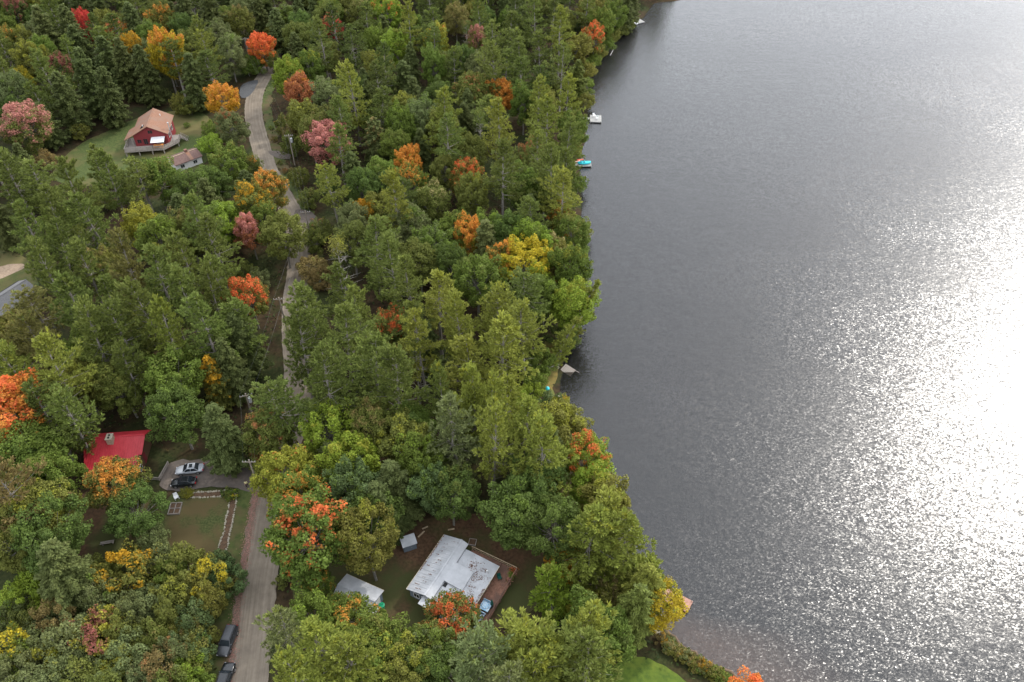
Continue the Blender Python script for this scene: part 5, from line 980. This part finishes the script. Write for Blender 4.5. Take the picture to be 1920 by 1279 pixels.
def wire(a, b, label, sag=.7, r=.009):
    p = [a+(b-a)*k/14+np.array([0, 0, -sag*4*(k/14)*(1-k/14)]) for k in range(15)]
    tag(MB().tube(p, r, 4).build('power_line', 'wire'), label, 'power line', 'overhead power lines')
nearp = pole('utility pole at the driveway mouth touching the corner maple', NEAR[0], NEAR[1], 9, 0)
seq = [('from the transformer pole to the corner maple', nearp, tops[0]), ('from the transformer pole into the pines', tops[0], tops[1]), ('from the pines to the side track pole', tops[1], tops[2]), ('from the side track pole to the pink maple pole', tops[2], tops[3]), ('from the pink maple pole to the road end', tops[3], tops[4])]
for txt, a, b in seq:
    for dx, nm in ((-.95, 'left'), (.95, 'right')): wire(a+np.array([dx, -.2, -.05]), b+np.array([dx, -.2, -.05]), f'{nm} overhead wire {txt}')
    wire(a+np.array([0, .0, -2.2]), b+np.array([0, 0, -2.2]), f'lowest overhead wire {txt}')

# ================================================================== shore things
WZ = 0.0
def dock(name, label, cx, cy, rz, lx, ly, m, walk=None):
    t = thing(name, label, 'dock', (cx, cy, 0), rz)
    boards(-lx/2, lx/2, -ly/2, ly/2, .45, .22, 'x').box(-lx/2+.02, lx/2-.02, -ly/2+.02, ly/2-.02, .2, .405).build('deck', m, t)
    for x in (-lx/2+.15, lx/2-.15):
        for y in (-ly/2+.15, ly/2-.15): MB().tube([(x, y, -2.6), (x, y, .7)], .07, 6).build('post', 'wood_grey', t)
    if walk: boards(-lx/2-walk, -lx/2-.02, -.55, .55, .43, .22, 'y').box(-lx/2-walk, -lx/2-.02, -.5, .5, .25, .385).build('gangway', m, t)
    return t
def chair(label, x, y, z, rz, m, cat='chair', group=None):
    t = thing('garden_chair', label, cat, (x, y, z), rz, group)
    for a in (-.27, .27):
        for b in (-.27, .27): MB().box(a-.03, a+.03, b-.03, b+.03, 0, .42).build('leg', m, t)
    MB().box(-.32, .32, -.32, .32, .42, .47).build('seat', m, t); MB().slab([(-.32, .30, .471), (.32, .30, .471), (.32, .50, 1.05), (-.32, .50, 1.05)], .05).build('backrest', m, t)
    for a in (-.34, .34): MB().box(a-.04, a+.04, -.3, .32, .62, .66).box(a-.03, a+.03, -.28, -.22, .0, .62).build('armrest', m, t)
    return t
q = ray_z(1117, 222, .45); dock('swim_dock', 'pale square dock with two white chairs off the lake shore', q[0], q[1], R_(-4), 3.4, 4.2, 'dock_w', 3.0)
chair('white chair at the far side of the pale dock', q[0]-.4, q[1]+.9, .455, .5, 'white'); chair('white chair at the near side of the pale dock', q[0]+.3, q[1]-.6, .455, -.4, 'white')
q = ray_z(1093, 308, .45); dock('boat_dock', 'narrow grey dock under the turquoise boat', q[0], q[1]-.2, R_(3), 4.6, 1.5, 'dock_w', 1.5)
def hull(L, W, H, n=13, flat=.0):
    vs = []; fs = []; sec = 7
    for i in range(n):
        s = i/(n-1); x = (s-.5)*L; w = W/2*max(.04, math.sin(math.pi*min(max(s*.92+.04, 0), 1)))**.55; rise = .35*H*abs(2*s-1)**3
        for k in range(sec):
            a = math.pi*k/(sec-1); vs.append((x, -w*math.cos(a), H*(1-math.sin(a)**.7)+rise))
    for i in range(n-1):
        for k in range(sec-1): fs.append((i*sec+k, i*sec+k+1, (i+1)*sec+k+1, (i+1)*sec+k))
    for i in range(n-1): fs.append((i*sec, (i+1)*sec, (i+1)*sec+sec-1, i*sec+sec-1))
    fs += [tuple(range(sec)), tuple((n-1)*sec+k for k in range(sec))[::-1]]
    return MB().add(vs, fs)
t = thing('paddle_boat', 'turquoise paddle boat lying on the narrow grey dock', 'paddle boat', (q[0]+.35, q[1]+.15, .46), R_(6))
hull(3.6, 1.5, .5).build('hull', 'teal', t, smooth=True)
for x in (-.5, .35): MB().box(x-.35, x+.35, -.5, .5, .49, .58).box(x-.42, x-.30, -.5, .5, .581, .95).build('seat', 'teal', t, bevel=.05)
MB().tube([(-.05, -.3, .55), (.2, -.3, .85)], .03, 6).build('steering_lever', 'white', t)
def kayak(label, x, y, z, rz, m, L=3.2, name='kayak'):
    t = thing(name, label, 'kayak', (x, y, z), rz); hull(L, .72, .34).build('hull', m, t, smooth=True)
    MB().tube([(-.45, 0, .335), (-.45, 0, .37)], .26, 12).build('cockpit_rim', 'black', t); MB().box(-.85, -.75, -.2, .2, .36, .6).build('backrest', 'black', t); return t
p = pw(1083, 302); kayak('coral red kayak on the bank beside the turquoise boat', p[0], p[1], g1(p[0], p[1]), R_(10), 'coral'); kayak('pale pink kayak touching the turquoise paddle boat', q[0]-1.9, q[1]+1.6, .05, R_(14), 'pale_coral', 2.6)
p = pw(1173, 50); kayak('orange kayak pulled up on the far shore', p[0], p[1], max(.05, g1(p[0], p[1])), R_(-40), 'orange', 3.6)
q = ray_z(1197, 40, .45); dock('far_dock', 'small pale wooden dock on the far shore', q[0], q[1], R_(30), 3.6, 3.0, 'dock_w', 2.0)
t = thing('rowing_boat', 'white rowing boat tied to the far wooden dock', 'boat', (q[0]-2.4, q[1]-1.2, -.08), R_(-25)); hull(4.2, 1.5, .55).build('hull', 'white', t, smooth=True)
for x in (-.8, .5): MB().box(x-.14, x+.14, -.62, .62, .53, .58).build('thwart', 'wood_tan', t)
q = ray_z(1282, 1127, .45); dock('red_dock', 'red painted wooden dock under the yellow birch', q[0]-1.0, q[1]+.2, R_(-32), 4.4, 2.2, 'dock_red')
# tilted, half-sunken raft
q = ray_z(1065, 694, .0)
t = thing('sunken_raft', 'broken brown raft tilted half under water near the shore', 'raft', (q[0], q[1], -.25), R_(-32)); t.rotation_euler = (R_(9), R_(7), R_(-38))
for k in range(7): MB().box(-1.25+k*.36, -.93+k*.36, -.95, .95, .3, .36).build('plank', 'wood_grey', t)
for y in (-.7, .7): MB().box(-1.25, 1.25, y-.08, y+.08, .1, .298).build('beam', 'wood_red', t)
MB().bar((1.0, .7, .45), (2.1, .9, .35), .1, .06).build('loose_board', 'wood_grey', t)
q = pw(1026, 732); t = thing('play_ball', 'turquoise ball lying on the shore grass', 'ball', (q[0], q[1], g1(q[0], q[1])+.05)); MB().ball((0, 0, .45), .45, 14, 10).build('skin', 'teal', t, smooth=True); MB().tube([(0, 0, .895), (0, 0, .915)], .06, 8).build('valve', 'white', t)
def log(label, pxa, pxb, za, zb, r=.16, m='bark_birch'):
    a = ray_z(*pxa, za); b = ray_z(*pxb, zb); o = (a+b)/2; pts = [a-o, (a-o)*.3+np.array([.1, .1, .12]), (b-o)]
    e = thing('fallen_log', label, 'log', tuple(o)); MB().tube(pts, [r, r*.85, r*.55], 7).build('trunk', m, e); MB().tube([pts[1], pts[1]+np.array([.5, .4, .3])], [r*.4, .03], 5).build('branch_stub', m, e)
log('pale fallen log jutting from the far shore', (1144, 104), (1150, 93), .1, .25); log('short pale log below the coral maple', (1113, 125), (1117, 117), .1, .2, .13); log('white fallen trunk at the water edge below yellow maple', (1082, 520), (1088, 500), .15, .3, .16)
log('bare grey log lying on the shallow water near the raft', (1030, 690), (1048, 684), 1.2, .4, .1, 'bark_dead')
q = pw(1184, 1170); t = thing('blue_tarpaulin', 'small blue tarpaulin under the conifers by the shore', 'tarpaulin', (q[0], q[1], q[2])); MB().ball((0, 0, .0), (.9, .6, .45), 12, 8).build('cover', 'blue', t)
for i, (px, py, s) in enumerate(((1238, 1188, .5), (1243, 1196, .42), (1230, 1186, .35), (1048, 744, .3), (1046, 690, .35))):
    p = pw(px, py); o = MB().ball((0, 0, s*.3), (s, s*.8, s*.6), 8, 6).build('boulder', 'stone'); 
    for vtx in o.data.vertices: vtx.co *= random.uniform(.85, 1.12)
    o.location = (p[0], p[1], max(p[2], -.05)); o.rotation_euler = (0, 0, i); tag(o, ('pale boulder at the foot of the yellow birch', 'second pale boulder just below the yellow birch', 'small pale stone left of the yellow birch foot', 'pale stone at the shore below the turquoise ball', 'pale stone on the bank beside the sunken raft')[i], 'boulder')

# ================================================================== garden bed, cold frame, bench, person
smesh = []
for k in range(5):
    b = MB().ball((0, 0, .06), (.19, .15, .13), 7, 5); b.v = [(x*random.uniform(.8, 1.2), y*random.uniform(.8, 1.2), z*random.uniform(.85, 1.15)) for x, y, z in b.v]; smesh.append(b.mesh('stone', 'stone'))
gpx = lambda x, y: (290+x/6.395, 850+y/6.395)
OUT = [gpx(*p) for p in ((455, 478), (560, 468), (700, 460), (860, 450), (930, 458), (965, 490), (982, 540), (970, 620), (945, 770), (920, 890), (895, 1000), (880, 1100), (860, 1165))]; INN = [gpx(*p) for p in ((440, 535), (560, 532), (700, 525), (800, 525), (880, 530), (895, 590), (885, 680), (855, 800), (835, 920), (810, 1010), (785, 1070), (765, 1145))]
oq = pw(*OUT[6]); bed = thing('flower_bed', 'L-shaped flower bed edged with rows of pale stones', 'flower bed', (oq[0], oq[1], oq[2]))
BO = np.array(bed.location)
so_ = sheet('soil', OUT+INN[::-1], 'bedsoil', .075, grid=1.0, jit=.03, smooth_it=0); so_.parent = bed; so_.matrix_parent_inverse = Matrix.Translation(-Vector(BO)); del so_['kind']
ns = 0
for ln in (OUT, INN):
    W_ = catmull([pw(*p)[:2] for p in ln], 30); dd = np.r_[0, np.cumsum(np.linalg.norm(np.diff(W_, axis=0), axis=1))]; s = 0
    while s < dd[-1]:
        x = np.interp(s, dd, W_[:, 0])+random.gauss(0, .04); y = np.interp(s, dd, W_[:, 1])+random.gauss(0, .04)
        o = bpy.data.objects.new('stone', smesh[ns % 5]); COL.objects.link(o); o.parent = bed; o.location = Vector((x, y, g1(x, y)+.05))-Vector(BO); sc = random.uniform(.6, 1.25); o.scale = (sc, sc, sc); o.rotation_euler = (0, 0, random.uniform(0, 6)); ns += 1
        s += random.uniform(.22, .42)
q = pw(329, 955); t = thing('cold_frame', 'four-part weathered wooden garden frame on the garden lawn', 'garden frame', (q[0], q[1], q[2]+.05), R_(4))
for a in ((-.95, .95, -1.15, -1.05), (-.95, .95, 1.05, 1.15), (-.95, -.85, -1.05, 1.05), (.85, .95, -1.05, 1.05), (-.05, .05, -1.05, 1.05), (-.85, -.05, -.05, .05), (.05, .85, -.05, .05)): MB().box(*a, 0, .32).build('board', 'wood_grey', t)
MB().box(-.85, .85, -1.05, 1.05, 0, .16).build('soil', 'bedsoil', t)
q = pw(332, 935); chair('white garden chair above the wooden garden frame', q[0], q[1], q[2]+.05, .6, 'white')
q = pw(203, 1020); t = thing('garden_bench', 'weathered plank bench standing in the shaded cabin yard', 'bench', (q[0], q[1], q[2]+.045), R_(12))
for x in (-.75, .75): MB().box(x-.06, x+.06, -.2, .2, 0, .42).build('leg', 'wood_grey', t)
for y in (-.14, .14): MB().box(-1.05, 1.05, y-.12, y+.12, .42, .48).build('seat_plank', 'wood_grey', t)
q = pw(216, 1050); o = thing('garden_post', 'thin leaning post at the edge of the cabin yard', 'post', (q[0], q[1], q[2])); MB().tube([(0, 0, -.2), (-.35, .2, 1.9)], .05, 6).build('shaft', 'wood_grey', o); MB().box(-.5, -.2, .15, .25, 1.85, 1.9).build('cap', 'wood_grey', o)

def skin_obj(name, verts, edges, radii, m, parent, root=0, sub=2):
    me = bpy.data.meshes.new(name); me.from_pydata(verts, edges, []); me.materials.append(M[m]); o = bpy.data.objects.new(name, me); COL.objects.link(o); o.parent = parent
    md = o.modifiers.new('skin', 'SKIN'); md.use_smooth_shade = True
    for i, r in enumerate(radii): me.skin_vertices[0].data[i].radius = (r, r) if not hasattr(r, '__len__') else r; me.skin_vertices[0].data[i].use_root = (i == root)
    s = o.modifiers.new('sub', 'SUBSURF'); s.levels = sub; s.render_levels = sub; return o
q = pw(464, 914); per = thing('person', 'person in pale yellow top and black trousers walking on the drive', 'person', (q[0], q[1], q[2]+.115), R_(200))
def ensure_skin(o): pass
V = [(0, 0, .95), (0, 0, 1.18), (0, 0, 1.38), (0, .01, 1.50), (0, .03, 1.60), (0, .03, 1.70)]; E_ = [(0, 1), (1, 2), (2, 3), (3, 4), (4, 5)]; Rr = [(.15, .11), (.13, .10), (.16, .11), .055, (.078, .095), (.07, .085)]
for s in (-1, 1):
    i = len(V); V += [(s*.17, 0, 1.42), (s*.23, -.04*s, 1.15), (s*.24, .10*s+.05, .92), (s*.24, .12*s+.07, .85)]; E_ += [(2, i), (i, i+1), (i+1, i+2), (i+2, i+3)]; Rr += [.058, .045, .034, (.022, .04)]
    for k in range(5):
        j = len(V); fx = (k-2)*.017; V += [(s*.24, .12*s+.07+fx, .80 if k else .83), (s*.24+s*.005, .12*s+.085+fx, (.755, .765, .75, .755, .77)[k] if k else .79)]; E_ += [(i+3, j), (j, j+1)]; Rr += [.009, .007]
    i = len(V); V += [(s*.09, 0, .90), (s*.10, .12*s, .50), (s*.10, .16*s-.04, .08), (s*.11, .16*s+.12, .035)]; E_ += [(0, i), (i, i+1), (i+1, i+2), (i+2, i+3)]; Rr += [.088, .06, .042, .035]
skin_obj('body', V, E_, Rr, 'skin', per)
skin_obj('shirt', [(0, 0, .93), (0, 0, 1.18), (0, 0, 1.40), (-.18, 0, 1.42), (-.23, .04, 1.15), (-.235, 0, 1.05), (.18, 0, 1.42), (.23, -.04, 1.15), (.235, 0, 1.05)], [(0, 1), (1, 2), (2, 3), (3, 4), (4, 5), (2, 6), (6, 7), (7, 8)], [(.17, .13), (.155, .125), (.18, .13), .078, .065, .06, .078, .065, .06], 'shirt', per)
skin_obj('trousers', [(0, 0, .97), (-.09, 0, .88), (-.10, -.12, .50), (-.10, -.20, .12), (.09, 0, .88), (.10, .12, .50), (.10, .12, .12)], [(0, 1), (1, 2), (2, 3), (0, 4), (4, 5), (5, 6)], [(.165, .13), .105, .08, .07, .105, .08, .07], 'trouser', per)
hr = MB().ball((0, .0, 1.70), (.092, .105, .085), 12, 8).build('hair', 'hair', per, smooth=True)
for s in (-1, 1): MB().box(s*.11-.05, s*.11+.05, .16*s-.10, .16*s+.17, 0, .075).build('shoe', 'black', per, bevel=.02)
MB().ball((0, .135, 1.645), (.014, .02, .022), 6, 5).build('nose', 'skin', per)
for s in (-1, 1): MB().ball((s*.034, .118, 1.672), .012, 6, 5).build('eye', 'dark', per); MB().ball((s*.085, .03, 1.655), (.014, .02, .03), 6, 5).build('ear', 'skin', per)
MB().box(-.024, .024, .118, .128, 1.603, 1.612).build('mouth', 'lamp_red', per)

# pots on the lake house deck
for i, (x, y, m_, lab) in enumerate(((12.2, 11.0, 'sc', 'pot of red orange flowers at the deck corner'), (12.55, 10.1, 'ml', 'bushy green potted plant at the deck corner'), (12.6, 9.2, 'pk', 'potted pinkish plant along the deck railing'))):
    t = thing('potted_plant', lab, 'potted plant', at_house(x, y, .63), i); MB().tube([(0, 0, 0), (0, 0, .35)], [.18, .26], 10).build('pot', 'brick_b', t)
    n = 260; c_ = np.stack([RNG.normal(0, .26, n), RNG.normal(0, .26, n), .4+np.abs(RNG.normal(0, .22, n))], 1); o = fobj('foliage', crown_mesh('foliage', c_, RNG.normal(0, 1, (n, 3)), RNG.normal(0, .5, (n, 3))+[0, 0, 1], RNG.uniform(.14, .26, n), RNG.uniform(.08, .16, n), 'leaf', RNG), t)
    o['leaf_a'] = PAL['mg']; o['leaf_b'] = PAL[m_]; o['leaf_mix'] = .75
# fallen leaves along the road edge and on the yard
n = 5200; k_ = RNG.integers(0, 88, n); C_ = ROADLINE[k_]+(ROADLINE[k_+1]-ROADLINE[k_])*RNG.uniform(0, 1, (n, 1)); Tn = ROADLINE[k_+1]-ROADLINE[k_]; Tn /= np.linalg.norm(Tn, axis=1)[:, None]; Nn_ = np.stack([-Tn[:, 1], Tn[:, 0]], 1)
XY = C_+Nn_*RNG.normal(2.95, .42, n)[:, None]; o = leaf_scatter('fallen_leaves', np.c_[XY, gh(XY)+.10], 'pinkleaf', None, (.09, .2)); tag(o, 'pinkish fallen leaves strewn along the gravel road edge', 'leaves', kind='stuff')
